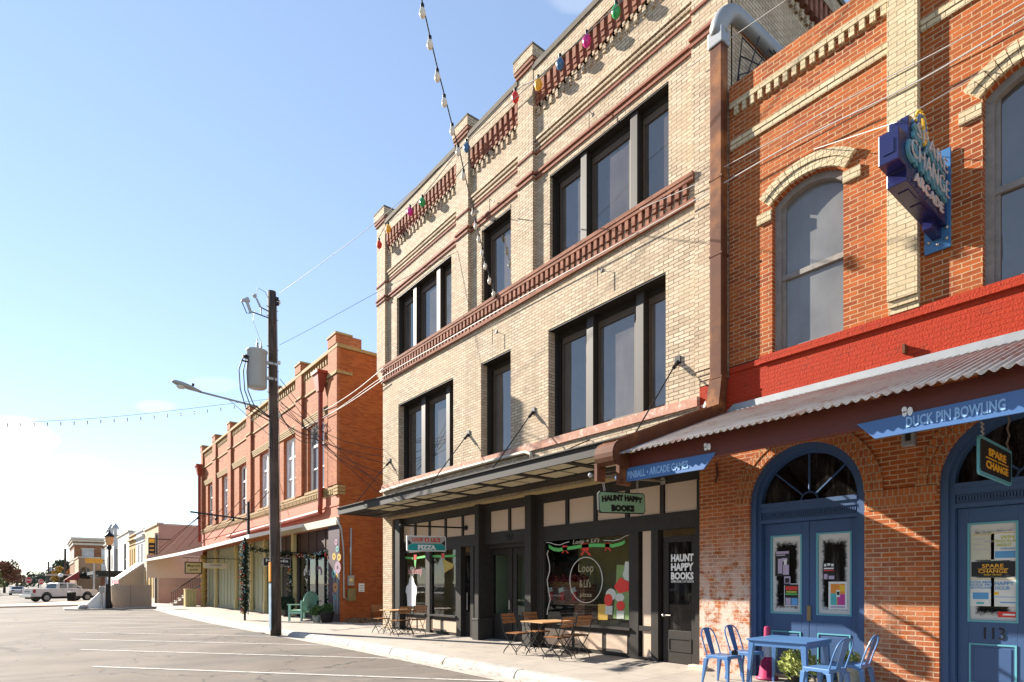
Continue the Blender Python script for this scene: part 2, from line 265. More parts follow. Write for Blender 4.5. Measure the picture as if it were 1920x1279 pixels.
# ---------------------------------------------------------------- mesh helpers
class MB:
    def __init__(s): s.v=[]; s.f=[]
    def add(s,vs,fs):
        o=len(s.v); s.v+= [tuple(v) for v in vs]; s.f+=[tuple(o+i for i in f) for f in fs]; return s
    def box(s,x0,x1,y0,y1,z0,z1):
        x0,x1=sorted((x0,x1)); y0,y1=sorted((y0,y1)); z0,z1=sorted((z0,z1))
        return s.add([(x0,y0,z0),(x1,y0,z0),(x1,y1,z0),(x0,y1,z0),(x0,y0,z1),(x1,y0,z1),(x1,y1,z1),(x0,y1,z1)],
            [(0,3,2,1),(4,5,6,7),(0,1,5,4),(1,2,6,5),(2,3,7,6),(3,0,4,7)])
    def hexa(s,a,b):     # two quads of 4 points each, joined
        return s.add(list(a)+list(b),[(0,3,2,1),(4,5,6,7),(0,1,5,4),(1,2,6,5),(2,3,7,6),(3,0,4,7)])
    def quad(s,*p): return s.add(p,[tuple(range(len(p)))])
    def prism(s,pts,off):      # polygon (3d points) pushed along off
        n=len(pts); off=Vector(off); a=[Vector(p) for p in pts]; b=[p+off for p in a]
        return s.add(a+b,[tuple(range(n))[::-1],tuple(range(n,2*n))]+[(i,(i+1)%n,n+(i+1)%n,n+i) for i in range(n)])
    def tube(s,pts,r,n=8,caps=True):
        pts=[Vector(p) for p in pts]; rs=r if isinstance(r,(list,tuple)) else [r]*len(pts)
        base=len(s.v); prev=None
        for i,p in enumerate(pts):
            d=(pts[min(i+1,len(pts)-1)]-pts[max(i-1,0)]).normalized()
            a=prev if prev is not None else (Vector((0,0,1)) if abs(d.z)<.9 else Vector((1,0,0)))
            x=(a-d*a.dot(d)).normalized(); prev=x; y=d.cross(x)
            for k in range(n):
                t=2*math.pi*k/n; s.v.append(tuple(p+(x*math.cos(t)+y*math.sin(t))*rs[i]))
        for i in range(len(pts)-1):
            for k in range(n):
                a=base+i*n+k; b=base+i*n+(k+1)%n; s.f.append((a,b,b+n,a+n))
        if caps:
            s.f.append(tuple(base+k for k in range(n))[::-1]); e=base+(len(pts)-1)*n; s.f.append(tuple(e+k for k in range(n)))
        return s
    def lathe(s,c,prof,n=16,axis=None):   # prof (r,z)
        c=Vector(c); base=len(s.v)
        for r,z in prof:
            for k in range(n):
                t=2*math.pi*k/n; s.v.append((c.x+r*math.cos(t),c.y+r*math.sin(t),c.z+z))
        for i in range(len(prof)-1):
            for k in range(n):
                a=base+i*n+k; b=base+i*n+(k+1)%n; s.f.append((a,b,b+n,a+n))
        s.f.append(tuple(base+k for k in range(n))[::-1]); e=base+(len(prof)-1)*n; s.f.append(tuple(e+k for k in range(n)))
        return s
    def ball(s,c,r,n=8,sx=1,sy=1,sz=1):
        prof=[]; m=max(4,n//2)
        for i in range(m+1):
            t=math.pi*i/m; prof.append((max(.001,math.sin(t)),-math.cos(t)))
        c=Vector(c); base=len(s.v)
        for rr,z in prof:
            for k in range(n):
                t=2*math.pi*k/n; s.v.append((c.x+r*sx*rr*math.cos(t),c.y+r*sy*rr*math.sin(t),c.z+r*sz*z))
        for i in range(m):
            for k in range(n):
                a=base+i*n+k; b=base+i*n+(k+1)%n; s.f.append((a,b,b+n,a+n))
        return s
    def xf(s,M4): s.v=[tuple(M4@Vector(v)) for v in s.v]; return s
    def build(s,name,m,parent=None,smooth=False,bevel=0,solid=0):
        me=bpy.data.meshes.new(name); o=bpy.data.objects.new(name,me); C.objects.link(o)
        off=Vector((0,0,0))
        if parent is not None:
            o.parent=parent; p=parent
            while p.parent is not None: p=p.parent
            off=Vector(p.location)
        me.from_pydata([tuple(Vector(v)-off) for v in s.v],[],s.f); me.update()
        if isinstance(m,str): m=M[m]
        me.materials.append(m)
        if smooth: 
            for q in me.polygons: q.use_smooth=True
        if bevel:
            b=o.modifiers.new('bevel','BEVEL'); b.width=bevel; b.segments=2; b.limit_method='ANGLE'
        return o
def tag(o,label=None,cat=None,group=None,kind=None):
    if label: o['label']=label
    if cat: o['category']=cat
    if group: o['group']=group
    if kind: o['kind']=kind
    return o
def thing(name,label,cat,loc=(0,0,0),group=None):
    o=bpy.data.objects.new(name,None); C.objects.link(o); o.location=loc; o.empty_display_size=.2
    return tag(o,label,cat,group)
def dup(root,loc,rz=0,label=None):
    r=root.copy(); C.objects.link(r); r.location=loc; r.rotation_euler=(0,0,rz)
    if label: r['label']=label
    for ch in list(root.children):
        c=ch.copy(); C.objects.link(c); c.parent=r
        for g in list(ch.children):
            d=g.copy(); C.objects.link(d); d.parent=c
    return r
def struct(name,mb,m,**k): return tag(mb.build(name,m,**k),kind='structure')
def text(s,m,parent,o,right,up,w=None,h=None,depth=.004,name='lettering',bold=0.,align='C',shear=0,arc=0):
    """lettering as a mesh: fitted into w x h, centred on o (or left on it), right/up are unit vectors"""
    cu=bpy.data.curves.new('t','FONT'); cu.body=s; cu.size=1; cu.extrude=0; cu.offset=bold; cu.shear=shear; cu.resolution_u=2; cu.space_line=.9
    cu.align_x='CENTER'
    ob=bpy.data.objects.new('t',cu); C.objects.link(ob); bpy.context.view_layer.update()
    me=bpy.data.meshes.new_from_object(ob.evaluated_get(bpy.context.evaluated_depsgraph_get()))
    bpy.data.objects.remove(ob); bpy.data.curves.remove(cu)
    vs=[v.co.copy() for v in me.vertices]; fs=[tuple(p.vertices) for p in me.polygons]; bpy.data.meshes.remove(me)
    x0=min(v.x for v in vs); x1=max(v.x for v in vs); y0=min(v.y for v in vs); y1=max(v.y for v in vs)
    sx=w/(x1-x0) if w else None; sy=h/(y1-y0) if h else None
    sx=sx or sy; sy=sy or sx
    right=Vector(right).normalized(); up=Vector(up).normalized(); nn=right.cross(up); o=Vector(o)
    mb=MB(); cx=(x0+x1)/2 if align=='C' else x0; cy=(y0+y1)/2
    def tr(v):
        a=(v.x-cx)*sx; b=(v.y-cy)*sy
        if arc: b+= arc*(1-(2*(v.x-cx)/(x1-x0))**2)
        return o+right*a+up*b
    top=[tr(v)+nn*depth for v in vs]
    n=len(vs); edges={}
    for f in fs:
        for i in range(len(f)):
            e=(f[i],f[(i+1)%len(f)]); edges[e]=edges.get(e,0)+1
    side=[(a,b,b+n,a+n) for (a,b) in edges if (b,a) not in edges]
    mb.add(top+[tr(v) for v in vs],[f for f in fs]+[(b,a,a+n,b+n) for (a,b) in edges if (b,a) not in edges])
    return mb.build(name,m,parent)
FR,FU=Vector((0,-1,0)),Vector((0,0,1))       # a facade seen from the street: image right is -Y
SR=Vector((1,0,0))                            # a sign square to the facade: image right is +X
def facade(mb,y0,y1,z0,z1,x,holes=(),reveal=.3):
    ys=sorted({y0,y1,*[h[0] for h in holes],*[h[1] for h in holes]}); zz=sorted({z0,z1,*[h[2] for h in holes],*[h[3] for h in holes]})
    ys=[v for v in ys if y0<=v<=y1]; zz=[v for v in zz if z0<=v<=z1]
    for a,b in zip(ys,ys[1:]):
        for c,d in zip(zz,zz[1:]):
            m,k=(a+b)/2,(c+d)/2
            if any(h[0]<m<h[1] and h[2]<k<h[3] for h in holes): continue
            mb.quad((x,b,c),(x,a,c),(x,a,d),(x,b,d))
    for a,b,c,d in holes:
        r=x+reveal
        mb.quad((x,b,c),(x,b,d),(r,b,d),(r,b,c)); mb.quad((x,a,d),(x,a,c),(r,a,c),(r,a,d))
        if d<z1: mb.quad((x,b,d),(x,a,d),(r,a,d),(r,b,d))
        if c>z0: mb.quad((x,a,c),(x,b,c),(r,b,c),(r,a,c))
    return mb
def leaves(mb,c,r,n,size,rnd,flat=1.,shell=.5):
    c=Vector(c)
    for _ in range(n):
        d=Vector((rnd.gauss(0,1),rnd.gauss(0,1),rnd.gauss(0,1))).normalized(); k=r*(shell+(1-shell)*rnd.random()) if rnd.random()<.75 else r*rnd.random()
        p=c+Vector((d.x*k,d.y*k,d.z*k*flat))
        a=Vector((rnd.gauss(0,1),rnd.gauss(0,1),rnd.gauss(0,1))).normalized(); b=a.orthogonal().normalized(); q=a.cross(b)
        s=size*(.6+.8*rnd.random()); mb.quad(p-b*s,p+q*s*.45,p+b*s,p-q*s*.45)
# ---------------------------------------------------------------- setting: road, pavement, kerb
def zroad(y):
    if y<25: return -.17
    if y<60: return -.17-.17*(y-25)/35
    return -.34-.1*min(1,(y-60)/60)
def dz(y): return zroad(y)+.17
def ground_mats():
    m,N,L,B=newmat('worn_asphalt'); g=N.new('ShaderNodeNewGeometry')
    n=noise(N,L,.35,7,g.outputs['Position'],.6); c=mixc(N,L,ramp(N,L,n.outputs['Fac'],.35,.65),(.135,.113,.092),(.19,.162,.135))
    n2=noise(N,L,160,2,g.outputs['Position']); c=mixc(N,L,.55,c,mixc(N,L,n2.outputs['Fac'],(.45,.45,.45),(1.5,1.5,1.5)),'MULTIPLY')
    mp=N.new('ShaderNodeMapping'); mp.inputs['Scale'].default_value=(.22,1.3,1); mp.inputs['Rotation'].default_value=(0,0,.9); L.new(g.outputs['Position'],mp.inputs[0])
    n3=noise(N,L,.55,6,mp.outputs[0],.7); c=mixc(N,L,ramp(N,L,n3.outputs['Fac'],.5,.62,0,.5),c,(.105,.095,.085))
    v=N.new('ShaderNodeTexVoronoi'); v.feature='DISTANCE_TO_EDGE'; v.inputs['Scale'].default_value=.3
    wv=noise(N,L,1.5,5,g.outputs['Position']); wm=N.new('ShaderNodeVectorMath'); wm.operation='MULTIPLY_ADD'; L.new(wv.outputs['Color'],wm.inputs[0]); wm.inputs[1].default_value=(1.2,1.2,0); L.new(g.outputs['Position'],wm.inputs[2]); L.new(wm.outputs[0],v.inputs['Vector'])
    c=mixc(N,L,ramp(N,L,v.outputs['Distance'],.0,.010,.8,0),c,(.045,.04,.036))
    n5=noise(N,L,.9,5,g.outputs['Position'],.6); c=mixc(N,L,ramp(N,L,n5.outputs['Fac'],.63,.72,0,.45),c,(.055,.048,.042))
    L.new(c,B.inputs['Base Color']); B.inputs['Roughness'].default_value=.9; B.inputs['Specular IOR Level'].default_value=.2
    b=N.new('ShaderNodeBump'); b.inputs['Strength'].default_value=.35; b.inputs['Distance'].default_value=.01; L.new(n2.outputs['Fac'],b.inputs['Height']); L.new(b.outputs[0],B.inputs['Normal'])
    M['road']=m
    m,N,L,B=newmat('pavement_concrete'); g=N.new('ShaderNodeNewGeometry')
    t=N.new('ShaderNodeTexBrick'); t.offset=0; t.inputs['Scale'].default_value=1; t.inputs['Brick Width'].default_value=1.25; t.inputs['Row Height'].default_value=1.55; t.inputs['Mortar Size'].default_value=.011
    t.inputs['Color1'].default_value=(.33,.285,.24,1); t.inputs['Color2'].default_value=(.37,.325,.275,1); t.inputs['Mortar'].default_value=(.22,.19,.16,1); L.new(g.outputs['Position'],t.inputs['Vector'])
    n=noise(N,L,1.6,8,g.outputs['Position'],.65); c=mixc(N,L,ramp(N,L,n.outputs['Fac'],.42,.7,0,.5),t.outputs['Color'],(.24,.205,.17))
    n2=noise(N,L,70,3,g.outputs['Position']); c=mixc(N,L,.3,c,mixc(N,L,n2.outputs['Fac'],(.6,.6,.6),(1.35,1.35,1.35)),'MULTIPLY')
    L.new(c,B.inputs['Base Color']); B.inputs['Roughness'].default_value=.85; M['pave']=m
    M['kerb']=mat('whitewashed_kerb',(.40,.38,.35),.8,var=.15,scale=3,dirt=(.27,.24,.20),dscale=5)
    M['gutter']=mat('gutter_concrete',(.40,.35,.30),.9,var=.25,scale=2)
    M['line']=mat('worn_white_line',(.50,.47,.43),.85,var=.2,scale=4,dirt=(.21,.19,.16),dscale=9)
ground_mats()
def ground():
    mb=MB(); ys=[-60,-20,0,25,35,45,60,80,120,200,400,1200]
    for a,b in zip(ys,ys[1:]): mb.quad((-700,a,zroad(a)),(700,a,zroad(a)),(700,b,zroad(b)),(-700,b,zroad(b)))
    struct('road',mb,'road')
    kerb=[(-6,-2.2),(3,-2.3),(9,-2.4),(15,-2.45),(20.5,-2.75),(28,-3.0),(38,-2.95),(46,-2.7),(50,-2.55)]
    def kx(y):
        for (a,xa),(b,xb) in zip(kerb,kerb[1:]):
            if a<=y<=b: return xa+(xb-xa)*(y-a)/(b-a)
        return kerb[-1][1]
    mb=MB(); y=-6.
    while y<50:
        b=y+1
        k0,k1=kx(y)+.16,kx(b)+.16
        for xa,xb,za,zb in ((None,0,-.02,.04),(0,1.6,.04,.05)):
            p=[]
            for yy,kk in ((y,k0),(b,k1)):
                p.append((kk if xa is None else xa,yy,za+dz(yy))); p.append((xb,yy,zb+dz(yy)))
            mb.quad(p[0],p[1],p[3],p[2])
        y=b
    mb.quad((1.6,-6,.05),(1.6,50,.05+dz(50)),(0,50,.04+dz(50)),(0,49.9,.04+dz(50)))
    struct('pavement',mb,'pave')
    mb=MB(); y=-6.
    while y<49.6:
        b=min(50,y+2.4); g=.012
        a0,b0=y+g*1.6,b-g*1.6
        for p,q in ((a0,b0),):
            x0,x1=kx(p),kx(q); zp,zq=dz(p),dz(q)
            prof=[(-.10,-.2),(-.075,-.10),(-.03,-.035),(.02,-.014),(.165,-.014),(.165,-.2)]
            A=[(x0+u,p,w+zp) for u,w in prof]; B=[(x1+u,q,w+zq) for u,w in prof]; n=len(prof)
            mb.add(A+B,[tuple(range(n)),tuple(range(n,2*n))[::-1]]+[(i,n+i,n+(i+1)%n,(i+1)%n) for i in range(n)])
        y=b
    struct('kerb',mb,'kerb',smooth=False)
    mb=MB(); y=-6.
    while y<48:
        b=y+2; mb.quad((kx(y)-.42,y,zroad(y)+.004),(kx(y)-.05,y,zroad(y)+.004),(kx(b)-.05,b,zroad(b)+.004),(kx(b)-.42,b,zroad(b)+.004)); y=b
    struct('gutter',mb,'gutter')
    d=Vector((-5.5,6.72,0)); L=d.length; dn=d/L; nn=Vector((dn.y,-dn.x,0))*.05
    for i,y0 in enumerate([0.9,4.6,8.36,12.4,16.15,19.75,23.5,27.2,31,34.8,38.6]):
        s=Vector((kx(y0)-.45,y0,0)); mb=MB()
        for k in range(6):
            a=s+d*(k/6); b=s+d*((k+1)/6)
            mb.quad(*[(p.x,p.y,zroad(p.y)+.008) for p in (a-nn,a+nn,b+nn,b-nn)])
        struct('parking_line',mb,'line')
    # pavement bulging into the street at the far corner
    mb=MB(); z0=-.27; pts=[(-7.9,50.6),(-7.2,49.6),(-5,49.2),(-2.5,49.9),(1,50),(1,61),(-1,61),(-6.5,58),(-7.9,54)]
    mb.prism([(x,y,z0-.3) for x,y in pts],(0,0,.36)); struct('corner_pavement',mb,'pave')
    mb=MB(); mb.prism([(x,y,-.57) for x,y in [(-13,60),(-7,60.6),(-2,66),(-2,78),(-6,76),(-12.5,64)]],(0,0,.33)); struct('far_corner_pavement',mb,mat('brown_paving',(.36,.26,.19),.9))
ground()
def patch(l,px,py,rx,ry,m,seed):
    u=(px-960)/F_PX; t=(CH+.17)*F_PX/(py-HY); x,y=t*(u*cY+sY)-CD,t*(cY-u*sY); rnd=random.Random(seed); n=22; mb=MB(); mb.quad(*[(x+rx*math.cos(2*math.pi*i/n)*(.8+.35*rnd.random()),y+ry*math.sin(2*math.pi*i/n)*(.8+.35*rnd.random()),zroad(y)+.004) for i in range(n)]); struct('road_patch',mb,m)
PM=mat('dark_asphalt_patch',(.062,.054,.046),.9,var=.3,scale=8)
for a in ((472,1189,.5,.9,1),): patch('',a[0],a[1],a[2],a[3],PM,a[4])
# ---------------------------------------------------------------- tan three-storey building
YN,YF=5.64,18.68      # near and far ends
def window_unit(b,ya,yb,za,zb,x,mulls,panes,m='dkbrown',x0=.2):
    """timber window: outer frame, mullions; panes are (y0,y1,material)"""
    f=MB(); t=.09
    f.box(x,x+.10,ya,yb,zb-.16,zb); f.box(x,x+.10,ya,yb,za,za+.09); f.box(x,x+.10,yb-t,yb,za+.09,zb-.16); f.box(x,x+.10,ya,ya+.05,za+.09,zb-.16)
    w=f.build('window',m,b)
    MB().box(.1 if zb>8 else .012,x-.002,ya+.001,yb-.001,zb-.03,zb-.001).build('soffit_strip','black',w); MB().box(x0,x-.002,yb-.03,yb-.001,za+.01,zb-.031).build('jamb_lining','black',w); MB().box(x0,x-.002,ya+.001,ya+.03,za+.01,zb-.031).build('jamb_lining','black',w)  # black strip spans the soffit depth, brick part included
    for a,c in mulls:
        MB().box(x0-.02,x0+.02,a,c,za+.012,zb-.032).build('mullion','mullion',w,bevel=.008); MB().box(x0+.02,x+.08,a+.01,c-.01,za+.012,zb-.032).build('mullion_core','black',w)
        MB().box(x+.0,x+.09,c,c+.12,za+.09,zb-.16).build('side_post','dkbrown',w)
    for a,c,mm in panes:
        s=MB(); q=.045
        s.box(x+.02,x+.075,a,c,zb-.30,zb-.16); s.box(x+.02,x+.075,a,c,za+.09,za+.16); s.box(x+.02,x+.075,c-q,c,za+.16,zb-.30); s.box(x+.02,x+.075,a,a+q,za+.16,zb-.30); s.build('sash','sashbrown',w)
        MB().box(x+.05,x+.06,a+q,c-q,za+.16,zb-.30).build('pane',mm,w)
def tan_building():
    b=thing('brick_building','three storey buff brick building with red brick corbels and a black shopfront','building',(0,12,0))
    f2=[(14.25,17.56,4.90,7.42),(11.62,12.90,4.90,7.42),(6.93,10.22,4.90,7.42)]
    f3=[(Yx(846.5,.09),Yx(744,.09),9.04,11.06),(Yx(958,.09),Yx(903,.09),9.04,11.06),(Yx(1253.7,.09),Yx(1031,.09),9.04,11.06)]
    w=MB()
    facade(w,6.2,YF,3.75,8.9,0,f2,.42); facade(w,YN,YF,8.9,13.8,.09,f3,.36)
    w.quad((0,YF,8.9),(0,YN,8.9),(.09,YN,8.9),(.09,YF,8.9))
    w.quad((0,YF,-.6),(.6,YF,-.6),(.6,YF,8.9),(0,YF,8.9)); w.quad((.09,YN,8.9),(9,YN,8.9),(9,YN,13.8),(.09,YN,13.8)); w.quad((.09,YF,3.7),(12,YF,3.7),(12,YF,13.8),(.09,YF,13.8))
    w.quad((.35,YF,-.6),(12,YF,-.6),(12,YF,3.7),(.35,YF,3.7)); 
    pil=[(YF-.0,19.16),(13.49,14.09),(10.76,11.33),(YN,6.36)]
    pil=[(18.5,19.12),(13.49,14.09),(10.76,11.33),(YN,6.36)]
    for a,c in pil: w.box(-.012,.13,a,c,8.94,13.86)
    w.box(.14,.6,18.6,19.1,8.95,13.8)
    w.box(-.045,.25,YN,6.27,5.42,8.96)
    for i in range(4): w.box(-.045+.014*i,.2,YN+.0,6.27-.03*i,5.42-.09*(i+1)+.004,5.42-.09*i-.004 if i else 5.42)
    # corbel out at the far pilaster foot
    for i in range(5): w.box(-.012,.3,18.6,18.72+.085*(i+1),8.42+.1*i,8.42+.1*(i+1)-.006)
    w.box(0,.5,18.02,YF-.004,-.6,3.75)
    # pilaster caps
    for a,c in pil[:3]+[(YN,6.36)]:
        w.box(-.09,.5,a-.08,c+.08,14.08,14.32); w.box(-.012,.4,a,c,13.86,13.9)
    w.build('wall','tan',b)
    rt=MB()
    for a,c in pil: rt.box(-.05,.45,a-.04,c+.04,13.90,13.985); rt.box(-.075,.48,a-.065,c+.065,13.99,14.075)
    # stripes above the top windows and the sill courses
    cuts=[(13.49,14.09),(10.76,11.33),(18.5,19.12),(YN,6.36)]
    def run(mb,z0,z1,xo,only=None):
        edges=[(6.36,10.76),(11.33,13.49),(14.09,18.5)]
        for a,c in edges: mb.box(.09-xo,.14,a+.001,c-.001,z0,z1)
        for a,c in pil: mb.box(-.012-xo,.1,a-xo*.6,c+xo*.6,z0,z1)
    rl=MB(); run(rl,11.315,11.37,.05); run(rl,11.20,11.25,.035); run(rl,11.80,11.845,.03); rl.build('red_course','redline',b)
    rt.box(-.10,.2,6.28,18.75,8.86,8.93); rt.box(-.085,.2,6.28,18.72,8.785,8.86); rt.box(-.06,.1,6.28,18.6,8.38,8.465)
    MB().box(-.05,.12,6.22,18.70,4.72,4.895).build('sill_course','pinksill',b)
    for a,c,z0,z1 in f3: rt.box(.02,.36,a,c,9.0,9.035)
    rt.build('string_course','redtrim',b)
    d=MB(); y=6.42
    while y<18.5:
        d.box(-.075,.05,y,y+.085,8.60,8.785); d.box(-.05,.05,y+.02,y+.105,8.465,8.565); y+=.17
    d.build('dentil_band','redtrim',b)
    c1=MB(); c2=MB(); c3=MB(); tn=MB()
    for bi,(a,c) in enumerate([(6.36,10.76),(11.33,13.49),(14.09,18.5)]):
        c1=MB(); tn=MB()
        for z,xo in ((12.16,.07),(12.06,.05),(11.96,.03)): c2.box(.09-xo,.13,a+.001,c-.001,z-.055,z)
        c2.box(.0,.12,a+.001,c-.001,13.43,13.78)
        n=round((c-a)/.212); s=(c-a)/n
        MB().box(.078,.12,a+.001,c-.001,12.945,13.428).build('corbel_back','redline',b)
        for i in range(n):
            y=a+i*s
            c1.box(.012,.12,y+.05,y+.148,13.16,13.43); c1.box(.03,.12,y+.05,y+.148,13.05,13.155); c1.box(.05,.12,y+.05,y+.148,12.95,13.045)
            tn.box(.05,.12,y+.148,y+s+.05 if i<n-1 else c-.001,12.86,12.94); tn.box(.05,.12,y+.04,y+.125,12.70,12.855)
            tn.box(.05,.12,y+.001 if i else a+.001,y+.05,12.86,12.94)
        c1.build('corbel_table','redtrim',b); tn.build('brick_teeth','tan',b)
    c1=MB(); tn=MB()
    # same corbels along the near side wall
    yb=YN
    for i in range(26):
        x=.2+i*.212; c1.box(x,x+.105,yb-.12,yb+.02,12.94,13.43); tn.box(x-.02,x+.07,yb-.06,yb+.02,12.70,12.855)
    c2.box(.05,6,yb-.14,yb+.02,13.43,13.78); c3.box(.05,6,yb-.05,yb+.02,11.30,11.375); c3.box(.05,6,yb-.03,yb+.02,11.19,11.265)
    c1.build('corbel_table','redtrim',b); c2.build('corbelled_courses','tan',b); tn.build('brick_teeth','tan',b); c3.build('side_string_course','redtrim',b)
    cp=MB(); [cp.box(-.035,.4,a,c,13.78,13.91) for a,c in [(6.36,10.76),(11.33,13.49),(14.09,18.5)]]; cp.box(.4,9,YN-.18,YN+.3,13.782,13.905)
    for a,c in pil: cp.box(-.10,.52,a-.09,c+.09,14.32,14.37)
    cp.build('coping','coping',b)
    r=MB(); r.box(.4,12,YN+.3,YF,13.0,13.1); r.box(.75,12,YN+.02,YF-.02,3.76,13.0); r.build('roof_and_core','interiordark',b)
    G,Bl='tanwin','blindglass'
    for k,(h,x) in enumerate([(f2[0],.31),(f2[1],.31),(f2[2],.31),(f3[0],.29),(f3[1],.29),(f3[2],.29)]):
        ya,yb,za,zb=h; third=k>2; xl=.17 if third else .20
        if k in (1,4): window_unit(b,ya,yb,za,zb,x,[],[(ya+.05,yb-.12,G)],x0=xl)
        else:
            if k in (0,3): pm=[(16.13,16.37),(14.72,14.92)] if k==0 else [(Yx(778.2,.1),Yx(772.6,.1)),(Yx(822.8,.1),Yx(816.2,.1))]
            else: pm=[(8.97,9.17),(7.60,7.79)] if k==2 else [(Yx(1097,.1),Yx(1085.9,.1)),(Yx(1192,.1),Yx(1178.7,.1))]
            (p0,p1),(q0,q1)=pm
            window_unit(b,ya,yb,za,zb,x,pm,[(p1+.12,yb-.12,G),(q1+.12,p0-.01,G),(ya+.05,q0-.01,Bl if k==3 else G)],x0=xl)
    # ---- shop front
    S=.22
    black=MB()
    black.box(S-.04,S+.12,6.2,18.02,3.47,3.76); black.box(S-.02,S+.12,6.2,18.02,2.60,2.915)
    black.box(.05,.3,Yx(749,.05),18.0,0,3.74)
    black.build('shopfront_header','black',b)
    MB().box(-.03,.16,6.25,18.2,3.69,3.745).build('timber_strip',mat('pale_strip',(.45,.34,.17),.7),b)
    for px0,px1 in ((889.6,897.2),(983.6,995.0)):
        y1,y0=Yx(px0),Yx(px1)
        p=MB().box(0,.42,y0,y1,.0,3.72).build('shopfront_post','black',b,bevel=.01)
        MB().box(-.045,.44,y0-.045,y1+.045,0,.56).box(-.055,.45,y0-.055,y1+.055,.56,.62).build('plinth','fascia',p,bevel=.008)
    def px2(p,q,X=S): return Yx(q,X),Yx(p,X)
    # transom panels
    for p,q in [(754.7,777),(781.5,804),(808,834.2),(838.3,866),(870.5,890.5),(921,953.6),(959,985.5),(1019.6,1060.5),(1068,1113.2),(1121,1172),(1181.3,1237.4),(1247.4,1307.9)]:
        y0,y1=px2(p,q); MB().box(S,S+.05,y0,y1,2.915,3.47).build('transom_panel','beige',b)
    tb=MB()
    for p in (779.2,806,836.2,868.2,956.3,1064,1117,1176.6,1242.4): 
        y=Yx(p,S); MB().box(S-.03,S+.04,y-.045,y+.045,2.915,3.47).build('transom_bar','black',b)
    for ya,yb in ((6.2,Yx(1307.9,S)),(Yx(1019.6,S),Yx(997,S)),(Yx(921,S),Yx(899,S)),(Yx(754.7,S),18.0)): MB().box(S-.03,S+.06,ya,yb,2.915,3.47).build('transom_end','black',b)
    # shop windows: frame, pane, stall riser panels
    def shopwin(p,q,z0,z1,panels):
        y0,y1=px2(p,q)
        f=MB(); f.box(S-.03,S+.07,y0-.07,y0,z0-.12,z1+.06); f.box(S-.03,S+.07,y1,y1+.07,z0-.12,z1+.06); f.box(S-.029,S+.07,y0,y1,z1,z1+.06); f.box(S-.09,S+.07,y0-.06,y1+.06,z0-.05,z0)
        f.box(S-.0,S+.09,y0-.07,y1+.07,0,.06)
        w=f.build('shop_window','black',b)
        MB().box(S+.025,S+.035,y0,y1,z0,z1).build('pane','shopglass',w)
        f=MB(); f.box(S+.005,S+.08,y0-.07,y1+.07,.06,z0-.05); f.build('stall_riser','black',w)
        for a,c in panels:
            ya,yb=px2(a,c); MB().box(S-.006,S+.02,ya,yb,.13,z0-.16).build('riser_panel','beige',w)
        return w,y0,y1
    w1,_,_=shopwin(759,799,.62,2.55,[(761,781),(784,799)])
    w2,_,_=shopwin(810,856,.62,2.55,[(806,826),(832,856)])
    w3,y0,y1=shopwin(1022,1181,.66,2.56,[(1022,1072),(1078,1129),(1137,1176)])
    MB().box(S-.05,S+.12,Yx(808,S),Yx(801,S),.0,2.6).build('mullion','mullion',w1)
    for ya,yb in ((Yx(866,S),Yx(857.5,S)),(Yx(1199,S),Yx(1184,S)),(Yx(1236,S),Yx(1223,S)),(6.2,Yx(1306,S)),(Yx(1019,S),Yx(996,S)),(Yx(890,S),Yx(884,S))): MB().box(S-.04,S+.13,ya,yb,0,2.6).build('shopfront_jamb','black',b)
    bl=MB()
    bl.box(S-.035,S+.1,Yx(1223,S),Yx(1199,S),.62,.72); bl.box(S-.035,S+.1,Yx(1223,S),Yx(1199,S),0,.1)
    bl.build('panel_rail','black',b)
    y0,y1=px2(1205,1221.6); MB().box(S,S+.05,y0,y1,.72,2.6).build('side_panel','beige',b); MB().box(S,S+.05,y0,y1,.1,.62).build('side_panel','beige',b)
    # doors
    def door(y0,y1,x,gz0,gz1,gl,kick=True,m='black',ztop=2.46,z0=.05):
        d=MB(); st=(y1-y0)*.16
        d.box(x,x+.05,y0,y0+st,z0,ztop); d.box(x,x+.05,y1-st,y1,z0,ztop); d.box(x,x+.05,y0+st,y1-st,gz1,ztop); d.box(x,x+.05,y0+st,y1-st,z0,gz0)
        o=d.build('door',m,b,bevel=.006)
        MB().box(x+.02,x+.03,y0+st,y1-st,gz0,gz1).build('door_pane',gl,o)
        k=MB(); a,c,e,g=y0+st,y1-st,z0+.22,gz0-.14
        for q in ((a,c,e,e+.025),(a,c,g-.025,g),(a,a+.025,e+.025,g-.025),(c-.025,c,e+.025,g-.025)): k.box(x-.012,x,*q)
        k.build('door_panel_moulding',m,o)
        return o
    D1=door(Yx(1305.5,S),Yx(1241.7,S),S+.03,.67,2.35,'doorglass')
    h=MB(); yk=Yx(1246,S); h.lathe((0,0,0),[(.035,0),(.035,.02),(.015,.03),(.015,.05),(.03,.055),(.034,.075),(.02,.095)],12).xf(Matrix.Translation((S+.03,yk,.95))@Matrix.Rotation(R(-90),4,'Y')); h.lathe((0,0,0),[(.025,0),(.025,.02),(.012,.03)],10).xf(Matrix.Translation((0,0,0))); h.build('door_knob','steel',D1,smooth=True)
    k=MB(); k.tube([(S-.03,yk-.03,.955),(S-.03,yk-.16,.955)],.011); k.build('lever','steel',D1)
    yc=(Yx(1254,S)+Yx(1303,S))/2; x=S+.018
    for i,(s,z,hh) in enumerate((('HAUNT',2.045,.145),('HAPPY',1.875,.145),('BOOKS',1.705,.145))): text(s,'white',D1,(x,yc,z),FR,FU,.50,hh,.002,bold=.05)
    text('OPEN DAILY AT NOON','white',D1,(x,yc,1.6),FR,FU,.50,.045,.002,bold=.02)
    D2=door(Yx(866.5+21,.34),Yx(867,.34),.34,.75,2.35,'doorglass',ztop=2.44)
